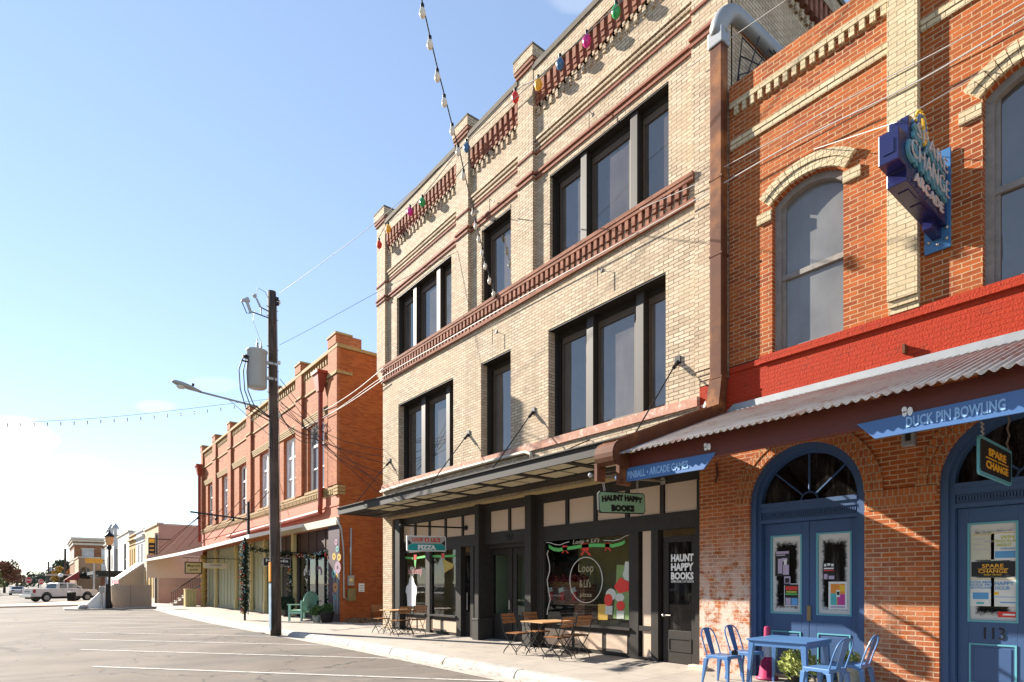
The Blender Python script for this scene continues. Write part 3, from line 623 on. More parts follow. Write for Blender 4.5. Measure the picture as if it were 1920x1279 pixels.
    MB().tube([(.30,Yx(876,.3),.8),(.30,Yx(876,.3),1.3)],.016).build('pull_handle','steel',D2)
    s=MB(); s.lathe((0,0,0),[(.001,0),(.13,0),(.13,.01),(.001,.01)],20).xf(Matrix.Translation((.35,Yx(888,.35),1.62))@Matrix.Rotation(R(90),4,'Y')); s.build('round_sticker','redp',D2)
    X2=.5; y0,y1=Yx(960,X2),Yx(915,X2); D3=door(y0,y1,X2,.74,2.33,'shopglass',ztop=2.5); y2,y3=Yx(989,X2),Yx(962,X2); D4=door(y2-.35,y3,X2,.74,2.33,'shopglass',ztop=2.5)
    MB().box(X2-.06,X2,y0+.02,y0+.07,.88,1.12).build('lock_case','steel',D3); MB().tube([(X2-.05,y1-.08,.35),(X2-.05,y1-.08,.62)],.015).build('kick_handle','steel',D3)
    bl=MB(); bl.box(.32,.6,Yx(985,.32)-.5,Yx(911,.32)+.3,2.5,2.62); bl.box(.3,.6,y1,y1+.1,0,2.5); bl.box(.3,.6,y1+.1,Yx(897.2)+.02,0,2.7); bl.box(.25,.6,Yx(995)-.2,Yx(984)+.02,.0,2.7); bl.build('entrance_surround','black',b)
    text('107','ink',b,(S-.03,Yx(957,S),2.74),FR,FU,.26,.16,.006,name='street_number')
    MB().box(.2,1.8,Yx(995),Yx(890),.02,.055).build('threshold','gutter',b)
    # interiors
    it=MB()
    for a,c,x1 in ((13.1,18.0,2.2),(6.25,10.7,1.5)):
        it.quad((x1,a,0.),(x1,c,0),(x1,c,3.7),(x1,a,3.7)); it.quad((.36,a,0),(x1,a,0),(x1,a,3.7),(.36,a,3.7)); it.quad((.36,c,0),(.36,c,3.7),(x1,c,3.7),(x1,c,0)); it.quad((.36,a,.06),(.36,c,.06),(x1,c,.06),(x1,a,.06)); it.quad((.3,a,3.6),(x1,a,3.6),(x1,c,3.6),(.3,c,3.6))
    it.build('shop_interior','interior',b)
    it=MB(); it.box(1.5,1.55,10.7,13.1,0,3.7); it.box(.6,1.9,13.0,13.1,0,3.6); it.box(.6,1.9,10.7,10.8,0,3.6); it.box(.62,1.9,10.8,13.,3.5,3.6); it.build('hall_interior','sage',b)
    fp=MB(); yy=Yx(1068,.8); fp.box(.55,.95,yy-.75,yy+.75,.05,1.55); fp.build('fireplace','firebrick',b); MB().box(.42,.6,yy-.85,yy+.85,1.5,1.6).build('mantel_shelf','wood',b); MB().box(.54,.55,yy-.42,yy+.42,.05,1.05).build('hearth_opening','ink',b)
    rnd=random.Random(6)
    for i in range(4):
        y=yy+.6-.4*i; k=MB(); k.hexa([(.36,y-.07,1.18),(.36,y+.06,1.14),(.40,y+.06,1.14),(.40,y-.07,1.18)],[(.36,y-.05,1.46),(.36,y+.09,1.42),(.40,y+.09,1.42),(.40,y-.05,1.46)]); k.build('stocking','redp',b); MB().hexa([(.355,y-.06,1.38),(.355,y+.10,1.33),(.405,y+.10,1.33),(.405,y-.06,1.38)],[(.355,y-.04,1.48),(.355,y+.12,1.43),(.405,y+.12,1.43),(.405,y-.04,1.48)]).build('stocking_cuff','white',b)
    g=MB(); [leaves(g,(.48,yy-.8+.2*i,1.66),.11,40,.05,rnd) for i in range(9)]; g.build('mantel_garland',mat('dark_red_tinsel',(.30,.02,.03),.5),b)
    # window paintings, thin paint on the inside of the pane
    def deco(w,name,m,polys,X=S+.018):
        mb=MB()
        for pl in polys: mb.prism([PX(x,y,X) for x,y in pl],(.004,0,0))
        return mb.build(name,m,w)
    def sw(cx,cy,sc=6.396,o=(1000,1000)): return (o[0]+cx/sc,o[1]+cy/sc)
    def ribbon(pts,th): 
        up=[sw(x,y-th/2) for x,y in pts]; dn=[sw(x,y+th/2) for x,y in pts]
        return [[up[i],up[i+1],dn[i+1],dn[i]] for i in range(len(pts)-1)]
    deco(w3,'painted_garland','greenp',ribbon([(185,155),(240,190),(300,200),(420,180),(580,155),(700,145),(860,145),(960,150),(1040,130),(1095,105)],42))
    bow=[]
    for cx,cy,s in ((378,175,28),(622,165,42),(888,145,28)):
        bow.append([sw(cx-s,cy-s),sw(cx+s,cy-s),sw(cx+s,cy+s),sw(cx-s,cy+s)]); bow.append([sw(cx-s*.4,cy+s),sw(cx,cy+s),sw(cx-s*.9,cy+2.4*s),sw(cx-s*1.4,cy+2.2*s)]); bow.append([sw(cx,cy+s),sw(cx+s*.4,cy+s),sw(cx+s*1.7,cy+2.2*s),sw(cx+s*1.1,cy+2.4*s)])
    deco(w3,'painted_bow','redp',bow)
    ov=[]
    for i in range(40):
        a,c=2*math.pi*i/40,2*math.pi*(i+1)/40
        ov.append([sw(632+200*math.cos(a),560+278*math.sin(a)),sw(632+200*math.cos(c),560+278*math.sin(c)),sw(632+190*math.cos(c),560+268*math.sin(c)),sw(632+190*math.cos(a),560+268*math.sin(a))])
    ov+=ribbon([(150,160),(150,110),(200,112),(260,135),(320,140),(380,115),(430,100)],9)+ribbon([(840,85),(960,90),(1040,70),(1100,35),(1150,20)],9)
    ov+=[[sw(x-5,y),sw(x+5,y),sw(x2+5,y2),sw(x2-5,y2)] for (x,y),(x2,y2) in zip([(178,205),(165,250),(195,380),(195,450),(165,560),(180,680),(203,790),(170,920)],[(165,250),(195,380),(195,450),(165,560),(180,680),(203,790),(170,920),(165,980)])]
    deco(w3,'painted_scroll',mat('dull_white_paint',(.50,.47,.42),.7,var=.15),ov)
    for s,cx,cy,wd,hh,mm in (('Loop + Lil\'s',630,100,.82,.13,'offwhite'),('Loop',630,430,.46,.24,'fasciaw'),('& Lil\'s',620,600,.34,.18,'fasciaw'),('pizza',630,745,.36,.12,'fasciaw')):
        p=PX(*sw(cx,cy),S+.018); text(s,mm,w3,p,FR,FU,wd,hh,.002,name='window_lettering',shear=.25 if '+' in s else 0)
    def blob(cx,cy,rx,ry,n=18): return [sw(cx+rx*math.cos(2*math.pi*i/n),cy+ry*math.sin(2*math.pi*i/n)) for i in range(n)]
    pg=deco(w3,'painted_green_panel',mat('pear_green_paint',(.17,.26,.085),.7,var=.2,scale=10),[[sw(1000,380),sw(1155,380),sw(1150,1040),sw(955,1020),sw(985,700)]],S+.021)
    deco(w3,'painted_gift','gold',[[sw(775,850),sw(900,850),sw(890,1040),sw(775,1040)]],S+.016)
    deco(w3,'painted_red_shapes','redp',[blob(900,800,50,75),blob(1045,870,50,60),[sw(1040,530),sw(1155,590),sw(1155,690),sw(1030,720),sw(965,640)]],S+.010)
    deco(w3,'painted_white_shapes',mat('chalk_white_paint',(.50,.52,.46),.8,var=.15,scale=9),[blob(930,735,62,72),[sw(865,870),sw(950,870),sw(945,975),sw(860,970)],[sw(995,930),sw(1090,930),sw(1085,1025),sw(1000,1025)],blob(1035,770,55,50),[sw(1100,340),sw(1155,340),sw(1155,575),sw(1100,560),sw(1070,500),sw(1090,430)]],S+.013)
    # tinsel strands
    t=MB(); rnd=random.Random(4)
    for i in range(60):
        y=Yx(1085+i*1.6,.5); z=2.5; t.box(.5,.503,y,y+.008,2.5-.3-.75*rnd.random(),2.5)
    t.build('tinsel_curtain','gold',w3)
    # pizza window paint
    def sp(x,y): return (720+x/5.33,980+y/5.33)
    deco(w1,'painted_garland','greenp',[[sp(212,340),sp(290,348),sp(290,368),sp(212,360)],[sp(318,345),sp(415,325),sp(415,350),sp(318,365)],[sp(300,370),sp(322,370),sp(316,440),sp(306,440)]]); deco(w1,'painted_bow','redp',[[sp(298,320),sp(325,320),sp(325,372),sp(298,372)]])
    deco(w2,'painted_garland','greenp',[[sp(485,325),sp(570,325),sp(570,348),sp(485,348)],[sp(605,325),sp(712,320),sp(712,342),sp(605,348)]]); deco(w2,'painted_bow','redp',[[sp(575,308),sp(602,308),sp(602,355),sp(575,355)]])
    p=PX(*sp(308,490),S+.018); text('Seasons Greetings',mat('pink_script',(.6,.30,.30),.6),w1,p,FR,FU,.92,.30,.002,name='window_lettering',shear=.3)
    deco(w2,'painted_pizza_slice',mat('slice_yellow',(.42,.30,.05),.6,var=.4,scale=25),[[sp(585,360),sp(700,420),sp(690,450),sp(605,500)]])
    deco(w1,'painted_white_figure',mat('white_window_paint',(.62,.63,.62),.7,var=.08),[[sp(x,y) for x,y in ((280,532),(296,560),(302,600),(325,640),(328,700),(318,740),(314,835),(235,835),(228,720),(216,690),(222,640),(246,610),(252,560),(266,535))]],S+.012)
    # ---- canopy
    cw=1.62; z0,z1=3.79,3.99
    c=MB(); c.box(-cw,-cw+.05,6.0,18.66,z0,z1); c.box(-cw-.05,-cw+.02,6.0,18.66,z1,z1+.022); c.box(-cw+.05,0,18.60,18.66,z0+.02,z1-.01); c.box(-cw+.05,0,6.0,6.06,z0+.02,z1-.01)
    cn=c.build('canopy','fascia',b)
    d=MB(); d.box(-cw+.05,-.01,6.06,18.6,z1-.04,z1-.012); 
    for y in (6.5,8.0,9.5,11,12.5,14,15.5,17): d.box(-cw+.06,-.02,y-.09,y+.09,z0+.012,z0+.07)
    d.box(-.52,-.06,6.06,18.6,z0-.0,z0+.08); d.box(-cw*.68,-cw*.68+.05,6.06,18.6,z0+.02,z0+.07)
    d.box(-cw+.05,-.52,6.06,6.5,z0+.04,z0+.07); d.box(-cw+.05,-.52,17,18.6,z0+.04,z0+.07)
    d.build('canopy_beam','black',cn)
    for i in range(8):
        a=[6.06,6.56,8.06,9.56,11.06,12.56,14.06,15.56][i]; e=[6.44,7.94,9.44,10.94,12.44,13.94,15.44,16.94][i]
        for m0,m1 in ((a,(a+e)/2-.04),((a+e)/2+.04,e)):
            for xa,xb in ((-cw+.09,-cw*.68-.02),(-cw*.68+.07,-.54)):
                if m1-m0>.3: MB().box(xa,xb,m0,m1,z0+.035,z0+.05).build('soffit_panel','soffit',cn)
    rods=[6.65,10.74,13.47,Yx(731.5)]
    for y in rods:
        r=MB().tube([(-.02,y,5.66),(-1.34,y-.02,4.0)],.014,6)
        r.tube([(0.02,y,5.68),(-.14,y,5.5)],.035,8); r.box(-.03,.01,y-.06,y+.06,5.6,5.74); r.build('tie_rod','metal',cn)
    r=MB(); r.tube([PX(1105,825,-.02),PX(1052,848,-.9)],.012,6); r.tube([PX(800,907,-.02),PX(760,925,-.6)],.012,6); r.build('tie_rod','metal',cn)
    # conduit along the sill
    pts=[PX(714,922,-.07),PX(760,908,-.07),PX(850,883,-.07),PX(940,859,-.07),PX(985,848,-.07),PX(995,850,-.07),PX(997,860,-.07)]
    MB().tube(pts,.045,8).build('conduit_pipe','offwhite',b,smooth=True)
    # wall hooks
    for px,py,l in ((930,622,55),(1128,507,65),(1112,215,35),(925,378,25)):
        p=PX(px,py,-.01); h=MB().tube([p+Vector((-.02,0,0)),p+Vector((-.12,0,.02)),p+Vector((-.12,0,-.35))],.008,5); h.box(-.02,0,p.y-.03,p.y+.03,p.z-.03,p.z+.03); h.build('iron_hook','metal',b)
tan_building()
# ---------------------------------------------------------------- orange-red arcade building (near, right)
def arc_z(ya,yb,zs_,rise,y):
    h=(yb-ya)/2; r=(rise*rise+h*h)/(2*rise); return zs_+rise-r+math.sqrt(max(0,r*r-(y-(ya+yb)/2)**2))
def arch_fill(mb,x,ya,yb,zs_,rise,ztop,rev,n=28):
    ys=[ya+(yb-ya)*(1-math.cos(math.pi*i/n))/2 for i in range(n+1)]
    for a,b in zip(ys,ys[1:]):
        za,zb=arc_z(ya,yb,zs_,rise,a),arc_z(ya,yb,zs_,rise,b)
        if min(ztop-za,ztop-zb)>=-1e-6: mb.quad((x,b,zb),(x,a,za),(x,a,ztop),(x,b,ztop))
        mb.quad((x,a,za),(x,b,zb),(x+rev,b,zb),(x+rev,a,za))
def arch_band(mb,x0,x1,ya,yb,zs_,rise,t0,t1,n=28,gap=0.,a0=None):
    """voussoirs between offsets t0 and t1 outside the arc, from x0 to x1"""
    h=(yb-ya)/2; r=(rise*rise+h*h)/(2*rise); zc=zs_+rise-r; yc=(ya+yb)/2; half=math.asin(min(1,h/r)) if rise<h-1e-4 else math.pi/2
    if a0: half=a0
    for i in range(n):
        t=-half+2*half*i/n+gap; u=-half+2*half*(i+1)/n-gap
        q=[(yc+k*math.sin(w),zc+k*math.cos(w)) for w,k in ((t,r+t0),(u,r+t0),(u,r+t1),(t,r+t1))]
        mb.hexa([(x1,y,z) for y,z in q],[(x0,y,z) for y,z in q])
def arcade_building():
    b=thing('arcade_building','orange red two storey brick arcade with blue arched doors and a tin awning','building',(0,1,0))
    D1=(3.50,5.25); D2=(.85,2.60); ZS,RS=2.865,.875
    W1=(3.78,4.86); W2=(1.07,2.14); WS,WR=7.62,.22
    w=MB()
    facade(w,-5,6.2,-.3,4.5,0,[(D1[0],D1[1],-.3,ZS+RS),(D2[0],D2[1],-.3,ZS+RS)],.3)
    for d in (D1,D2): arch_fill(w,0,d[0],d[1],ZS,RS,ZS+RS,.3)
    w.quad((0,6.2,-.3),(.4,6.2,-.3),(.4,6.2,5.05),(0,6.2,5.05))
    w.build('lower_wall','arcade_low',b)
    w=MB(); facade(w,-5,6.2,4.5,5.05,0); facade(w,-5,5.62,5.05,5.13,0); w.box(-.05,.05,-5,5.05,5.13,5.25); w.box(-.03,.05,5.05,5.6,5.13,5.22); w.build('painted_band','paintbrick',b)
    w=MB(); facade(w,-5,5.62,5.25,10.0,0,[(W1[0],W1[1],5.25,WS+WR),(W2[0],W2[1],5.25,WS+WR)],.26)
    for d in (W1,W2): arch_fill(w,0,d[0],d[1],WS,WR,WS+WR,.26)
    w.box(-.035,.1,-5,5.60,9.70,9.995); w.quad((0,-5,10),(0,5.62,10),(.5,5.62,10),(.5,-5,10)); w.quad((.5,-5,9.2),(.5,-5,10),(.5,5.62,10),(.5,5.62,9.2))
    w.build('upper_wall','arcade',b)
    y=MB(); y.box(-.055,.02,-5,5.58,9.60,9.68)
    k=-5.; 
    while k<5.5:
        if not 2.8<k<3.12: y.box(-.05,.02,k,k+.072,9.455,9.60)
        k+=.139
    y.box(-.04,.02,3.18,5.58,8.98,9.055); y.box(-.03,.02,3.18,5.58,8.895,8.972); y.box(-.04,.02,-5,2.80,8.98,9.055); y.box(-.03,.02,-5,2.80,8.895,8.972)
    y.box(-.12,.03,2.81,3.17,5.50,10.6)
    for i in range(3): y.box(-.12+.03*(i+1)-.03,.03,2.81,3.17,5.50-.085*(i+1)+.005,5.50-.085*i-.004)
    for d in (W1,W2):
        for i,(t0,t1) in enumerate(((0,.115),(.122,.235))): arch_band(y,-.05-.02*i,.03,d[0]-.03,d[1]+.03,WS,WR,t0,t1,13,.004)
        y.box(-.04,.03,d[0]-.24,d[0]-.005,7.40,7.475); y.box(-.04,.03,d[0]-.24,d[0]-.005,7.482,7.56); y.box(-.04,.03,d[1]+.005,d[1]+.24,7.40,7.475); y.box(-.04,.03,d[1]+.005,d[1]+.24,7.482,7.56)
    y.build('yellow_brick_trim','yellow',b)
    for d in (D1,D2): y=MB(); arch_band(y,-.018,.05,d[0],d[1],ZS,RS,.0,.125,34,.003); arch_band(y,-.03,.05,d[0],d[1],ZS,RS,.13,.25,38,.003); y.build('door_arch_ring','archbrick',b)
    y=MB(); y.box(-.03,.05,2.62,3.48,2.74,2.86); y.box(-.016,.05,2.64,3.46,2.60,2.74); y.build('impost_band','archbrick',b)
    r=MB(); r.box(.5,12,-5,5.6,9.0,9.2); r.box(.35,12,-5,5.6,3.8,5.2); r.box(1.5,12,-5,6.1,-.3,3.8); r.box(.6,12,-5,5.6,5.2,9.0); r.build('roof_and_core','interiordark',b)
    # sash windows
    for d,gm in ((W1,'greyglass'),(W2,'tanwin')):
        ya,yb=d; f=MB(); x=.10
        f.box(x,x+.14,yb-.09,yb,5.26,7.70); f.box(x,x+.14,ya,ya+.035,5.26,7.70); arch_band(f,x-.006,x+.13,ya+.001,yb-.001,WS,WR-.001,-.10,0,14)
        f.box(x+.06,x+.11,yb-.14,yb-.09,5.32,7.62); f.box(x+.04,x+.09,ya+.03,yb-.09,6.42,6.50); f.box(x+.06,x+.11,ya+.035,ya+.06,5.3,7.6); f.box(x+.03,x+.12,ya+.03,yb-.09,5.26,5.33)
        o=f.build('sash_window','oldwood',b); g=MB(); g.box(x+.09,x+.10,ya+.03,yb-.1,5.33,WS); 
        n=12
        for i in range(n):
            p=ya+.03+(yb-ya-.13)*i/n; q=ya+.03+(yb-ya-.13)*(i+1)/n
            g.quad((x+.095,q,WS),(x+.095,p,WS),(x+.095,p,arc_z(ya,yb,WS,WR,p)),(x+.095,q,arc_z(ya,yb,WS,WR,q)))
        g.build('pane',gm,o)
    # doors
    def arch_door(d,numbered):
        ya,yb=d; yc=(ya+yb)/2; x=.05
        f=MB(); t=.085
        f.box(x,.29,ya,ya+t,.0,ZS); f.box(x,.29,yb-t,yb,.0,ZS); arch_band(f,x,.29,ya,yb,ZS,RS-.0001,-t,0,36)
        f.box(x+.07,.29,ya+t,ya+t+.055,.0,ZS); f.box(x+.07,.29,yb-t-.055,yb-t,.0,ZS); arch_band(f,x+.07,.29,ya,yb,ZS,RS-.0001,-t-.055,-t,36)
        a,c=ya+t+.055,yb-t-.055
        f.box(x+.05,.3,a,c,2.80,2.865); f.box(x+.08,.3,a,c,2.72,2.80); f.box(x+.11,.3,a,c,2.60,2.72); f.box(x+.07,.3,a,c,2.545,2.60)
        k=a+.02
        while k<c-.03: f.box(x+.075,x+.12,k,k+.016,2.645,2.69); k+=.032
        fr=f.build('door_frame','blue',b)
        ri=RS-t-.055; g=MB(); n=24
        g.add([(.24,yc+ri*math.cos(math.pi*i/n),2.865+ri*math.sin(math.pi*i/n)) for i in range(n+1)],[tuple(range(n+1))]); g.build('fanlight_pane','doorglass',fr)
        m=MB()
        for an in (42,90,138): m.tube([(.225,yc+.13*math.cos(R(an)),2.87+.13*math.sin(R(an))),(.225,yc+ri*math.cos(R(an)),2.87+ri*math.sin(R(an)))],.016,6)
        m.tube([(.225,yc+.13*math.cos(R(q)),2.87+.13*math.sin(R(q))) for q in range(0,181,15)],.016,6); m.build('fanlight_bars','blue',fr)
        mid=(a+c)/2; X=.22; zt,zb=2.54,.10
        out=[]
        for (p,q,gp,gq) in ((mid+.004,c-.004,None,None),(a+.004,mid-.004,None,None)):
            st=.15 if True else 0
            g0,g1=p+st*.75,q-st*.75; gz0,gz1=1.08,2.34
            e=MB(); e.box(X,X+.06,p,g0,zb,zt); e.box(X,X+.06,g1,q,zb,zt); e.box(X,X+.06,g0,g1,gz1,zt); e.box(X,X+.06,g0,g1,zb,gz0)
            o=e.build('door','blue',b,bevel=.004)
            MB().box(X+.03,X+.035,g0,g1,gz0,gz1).build('door_pane','doorglass',o)
            e=MB(); w_=.018
            for bb in ((g0-.005,g1+.005,gz0-.005,gz0+w_),(g0-.005,g1+.005,gz1-w_,gz1+.005),(g0-.005,g0+w_,gz0+w_,gz1-w_),(g1-w_,g1+.005,gz0+w_,gz1-w_)): e.box(X-.01,X+.02,*bb)
            h0,h1=.28,.80
            for bb in ((g0+.01,g1-.01,h0,h0+.02),(g0+.01,g1-.01,h1-.02,h1),(g0+.01,g0+.03,h0+.02,h1-.02),(g1-.03,g1-.01,h0+.02,h1-.02)): e.box(X-.012,X,*bb)
            e.build('door_trim','teal',o)
            e=MB(); e.box(X-.008,X,g0+.06,g1-.06,h0+.05,h1-.05); e.build('door_panel','blue',o,bevel=.004)
            rnd=random.Random(int(p*100)); s=MB(); N=28
            per=[]; 
            for i in range(N): per.append((g0+w_,gz0+w_+(gz1-gz0-2*w_)*i/N))
            for i in range(10): per.append((g0+w_+(g1-g0-2*w_)*i/10,gz1-w_))
            for i in range(N): per.append((g1-w_,gz1-w_-(gz1-gz0-2*w_)*i/N))
            for i in range(10): per.append((g1-w_-(g1-g0-2*w_)*i/10,gz0+w_))
            inn=[]
            for yy,zz in per:
                j=.095+.03*rnd.random(); inn.append((min(max(yy,g0+w_+j),g1-w_-j),min(max(zz,gz0+w_+j*1.3),gz1-w_-j*1.7)))
            n=len(per); vs=[(X+.022,yy,zz) for yy,zz in per]+[(X+.024,yy,zz) for yy,zz in inn]
            s.add(vs,[(i,(i+1)%n,n+(i+1)%n,n+i) for i in range(n)]); so_=s.build('sprayed_snow_border','frostsoft',o); at_=so_.data.attributes.new('cover','FLOAT','POINT'); at_.data.foreach_set('value',[1.]*n+[0.]*n)
            out.append((o,g0,g1,gz0,gz1))
        MB().box(X-.02,X+.005,mid-.03,mid+.03,.98,1.22).build('lock_plate',mat('aged_brass',(.28,.20,.10),.4,metal=.6),out[0][0],bevel=.006)
        MB().box(X-.004,.5,a,c,-.02,.095).build('door_step','gutter',b)
        return out
    L1=arch_door(D1,False); L2=arch_door(D2,True)
    o,g0,g1,z0,z1=L2[0]; text('113','metal',o,(.22,(g0+g1)/2-.02,.935),FR,FU,.21,.15,.012,name='house_number'); MB().box(.205,.22,g0-.08,g1+.08,.105,.235).build('kick_plate','white',o)
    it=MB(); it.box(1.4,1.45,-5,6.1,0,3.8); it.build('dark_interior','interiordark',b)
    # posters and stickers: flat sheets stuck inside the door panes
    def poster(l,lf,cy,cz,w,h,base,bits,txts=(),grp='posters taped inside the arcade doors'):
        X=.236; o,g0,g1,z0,z1=lf; yc=g1-(g1-g0)*cy; zc=z1-(z1-z0)*cz; t=thing('poster',l,'poster',(X,yc,zc),grp)
        MB().box(X,X+.004,yc-w/2,yc+w/2,zc-h/2,zc+h/2).build('sheet',base,t)
        for bi,(a,c,e,f,m) in enumerate(bits):   # fractions across, down
            MB().box(X-.001-.0007*bi,X,yc+w/2-w*a,yc+w/2-w*c,zc+h/2-h*e,zc+h/2-h*f).build('printed_block',m,t)
        for (s,a,e,ww,hh,m) in txts: text(s,m,t,(X-.0055,yc+w/2-w*a,zc+h/2-h*e),FR,FU,w*ww,h*hh,.001,bold=.015)
    A,Bq=L1[0],L1[1]
    lil=mat('lilac_print',(.45,.36,.48),.6); mag=mat('magenta_print',(.5,.04,.25),.6); ora=mat('orange_print',(.75,.25,.03),.6); tur=mat('turquoise_print',(.08,.42,.40),.6); pap=mat('paper_white',(.72,.72,.68),.7); papc=mat('cream_menu_paper',(.55,.55,.44),.7); sky=mat('sky_blue_print',(.10,.32,.60),.6); dimy=mat('lime_print',(.50,.52,.05),.6)
    poster('black and lilac poster with a pale figure shape, high on the left blue door',A,.36,.36,.24,.40,'ink',[(.05,.95,.0,.10,lil),(.08,.7,.13,.18,lil),(.2,.5,.3,.9,lil),(.45,.85,.28,.42,lil),(.55,.95,.55,.95,lil),(.62,.8,.34,.55,pap)])
    poster('small black and white flyer between two posters on the left blue door',A,.52,.58,.10,.14,lil,[(.15,.85,.2,.75,'ink')])
    poster('black poster with red and green lettering, low on the left blue door',A,.66,.76,.24,.36,'white',[(.04,.96,.03,.97,'ink'),(.1,.9,.12,.30,'redp'),(.15,.85,.34,.40,dimy),(.08,.92,.44,.50,'greenp'),(.1,.45,.64,.95,lil),(.5,.92,.64,.95,sky)])
    poster('black sticker with white round cards, middle of the right blue door',Bq,.34,.47,.18,.26,'ink',[(.1,.3,.05,.2,pap),(.38,.62,.02,.16,pap),(.7,.9,.05,.2,pap),(.1,.9,.28,.36,pap),(.1,.9,.40,.47,'redp'),(.1,.4,.65,.95,lil),(.5,.95,.75,.95,lil)])
    poster('bright orange and magenta poster in a white border, right blue door',Bq,.60,.76,.27,.42,pap,[(.12,.88,.08,.84,ora),(.12,.45,.42,.84,tur),(.5,.88,.45,.84,mag),(.42,.62,.30,.55,pap),(.45,.6,.36,.48,'ink'),(.6,.88,.12,.35,'yellowp'),(.12,.88,.88,.95,lil)])
    Q=L2[0]
    poster('cream menu sheet above the black banner on door 113',Q,.29,.24,.24,.34,papc,[(.1,.9,.03,.06,'gold'),(.1,.6,.2,.22,lil),(.1,.5,.4,.42,lil),(.55,.95,.3,.33,lil),(.1,.8,.6,.62,lil)],())
    poster('white tequila night notice with a blue block on door 113',Q,.73,.24,.27,.36,pap,[(.0,1,.03,.06,'gold'),(.15,.9,.68,.92,sky)],[('WIN',.6,.2,.5,.12,dimy),('TEQUILA',.5,.34,.85,.1,dimy),('NIGHT',.5,.47,.55,.1,dimy),('WINGS',.62,.6,.55,.07,sky)])
    poster('black spare change banner across the middle of door 113',Q,.5,.47,.44,.19,'ink',[(.15,.85,.46,.50,'orange')],[('SPARE',.5,.28,.5,.25,'orange'),('CHANGE',.5,.64,.66,.24,'orange'),('FAMILY ARCADE',.5,.87,.4,.11,'yellowp')])
    poster('white pizza and bowling notice with a blue block on door 113',Q,.27,.70,.26,.36,pap,[(.0,1,.03,.055,'gold'),(.15,.78,.52,.76,sky),(.3,.6,.86,.93,tur)],[('PIZZA BEER',.48,.15,.85,.08,sky),('DUCK PIN',.48,.25,.85,.08,sky),('BOWLING',.48,.35,.8,.08,sky)])
    poster('white happy hour notice low on door 113',Q,.73,.70,.27,.36,pap,[(.0,1,.03,.055,'gold'),(.12,.3,.5,.6,'yellowp'),(.1,.9,.66,.68,sky),(.35,.9,.84,.88,sky)],[('HAPPY',.5,.2,.7,.13,sky),('HOUR',.44,.36,.55,.13,sky)])
    t=MB(); X=.232; o,g0,g1,z0,z1=Q; yc=g1-(g1-g0)*.8; zc=z0+.1; t.box(X,X+.004,yc-.1,yc+.1,zc-.035,zc+.035)
    st=thing('sticker','small red rounded sticker at the bottom of door 113 glass','sticker',(X,yc,zc)); t.build('sticker_face','redp',st,bevel=.01); MB().box(X-.002,X,yc-.07,yc+.05,zc-.012,zc+.008).build('sticker_print','white',st)
    # anchors, boxes
    def star(px,py,r,m,X=-.012,name='anchor_plate',par=b):
        p=PX(px,py,X); pts=[]
        for i in range(10):
            a=math.pi*i/5; k=r if i%2==0 else r*.5; pts.append((X,p.y+k*math.sin(a),p.z+k*math.cos(a)))
        return MB().prism(pts,(.02,0,0)).build(name,m,par)
    star(1322,762,.10,'frost'); 
    j=MB(); p=PX(1706,824); j.box(-.08,.02,p.y-.08,p.y+.08,p.z-.1,p.z+.1); q=j.build('electrical_box','galv',b,bevel=.01); MB().box(-.085,-.06,p.y-.035,p.y+.03,p.z-.03,p.z+.07).build('socket_opening','ink',q)
    p=PX(1698,656,-.02); MB().box(-.1,.02,p.y-.015,p.y+.015,p.z-.06,p.z+.06).build('iron_hook','rust',b)
    MB().tube([PX(1343,868,-.05),PX(1345,890,-.05),PX(1341,905,-.03)],.02,6).build('pipe_stub','rust',b)
    # downspout and roof pipe
    d=MB(); d.box(-.215,-.02,5.63,5.86,5.06,10.72); dp=d.build('downspout','rust',b,bevel=.015)
    d=MB()
    for z in (5.06,7.15,8.45): d.box(-.222,-.01,5.622,5.868,z-.012,z+.02)
    d.build('joint_collar','rust',dp)
    d=MB(); d.hexa([(-.215,5.63,5.06),(-.02,5.63,5.06),(-.02,5.86,5.06),(-.215,5.86,5.06)][::-1],[(-.27,5.66,4.5),(-.05,5.66,4.5),(-.05,5.92,4.5),(-.27,5.92,4.5)][::-1]); d.build('downspout_foot','rust',dp)
    d=MB(); d.box(-.24,0.0,5.60,5.885,10.7,10.98); d.build('downspout_head','galv',dp,bevel=.02)
    d=MB(); pts=[(-.12,5.74,10.9),(-.12,5.74,11.05)]
    for i in range(1,7): a=R(90)*i/6; pts.append((-.12+.28*(1-math.cos(a)),5.74-.12*i/6,11.05+.28*math.sin(a)))
    pts+=[(1.0,5.60,11.36),(3.2,5.58,11.5)]; d.tube(pts,.15,16); d.build('roof_pipe','galv',b,smooth=True)
    d=MB(); rnd=random.Random(2)
    for i in range(5):
        z=9.6+.35*i; d.tube([(.06,5.6,9.4),(.1+.05*i,5.55,z),(.8+.3*i,5.5,11.3-.1*i),(2.5,5.5,11.2)],.012,5)
    d.build('loose_cable','wire',b)
    # tin awning
    aw=MB(); y0,y1=-4.,5.66; wl=.092; n=int((y1-y0)/wl*8); rows=[(-.035,4.475),(-.95,4.12),(-1.9,3.75),(-2.80,3.40)]
    vs=[]
    for x,z in rows:
        for i in range(n+1): y=y0+(y1-y0)*i/n; vs.append((x,y,z+.017*math.sin(2*math.pi*(y-y0)/wl)))
    aw.add(vs,[(r*(n+1)+i,r*(n+1)+i+1,(r+1)*(n+1)+i+1,(r+1)*(n+1)+i) for r in range(3) for i in range(n)])
    a=aw.build('tin_awning','corr',b,smooth=True)
    sd=a.modifiers.new('thick','SOLIDIFY'); sd.thickness=.003
    bm=MB(); bm.box(-2.57,-2.47,-4,5.72,3.17,3.435); bm.build('awning_beam','beam',a)
    bm=MB()
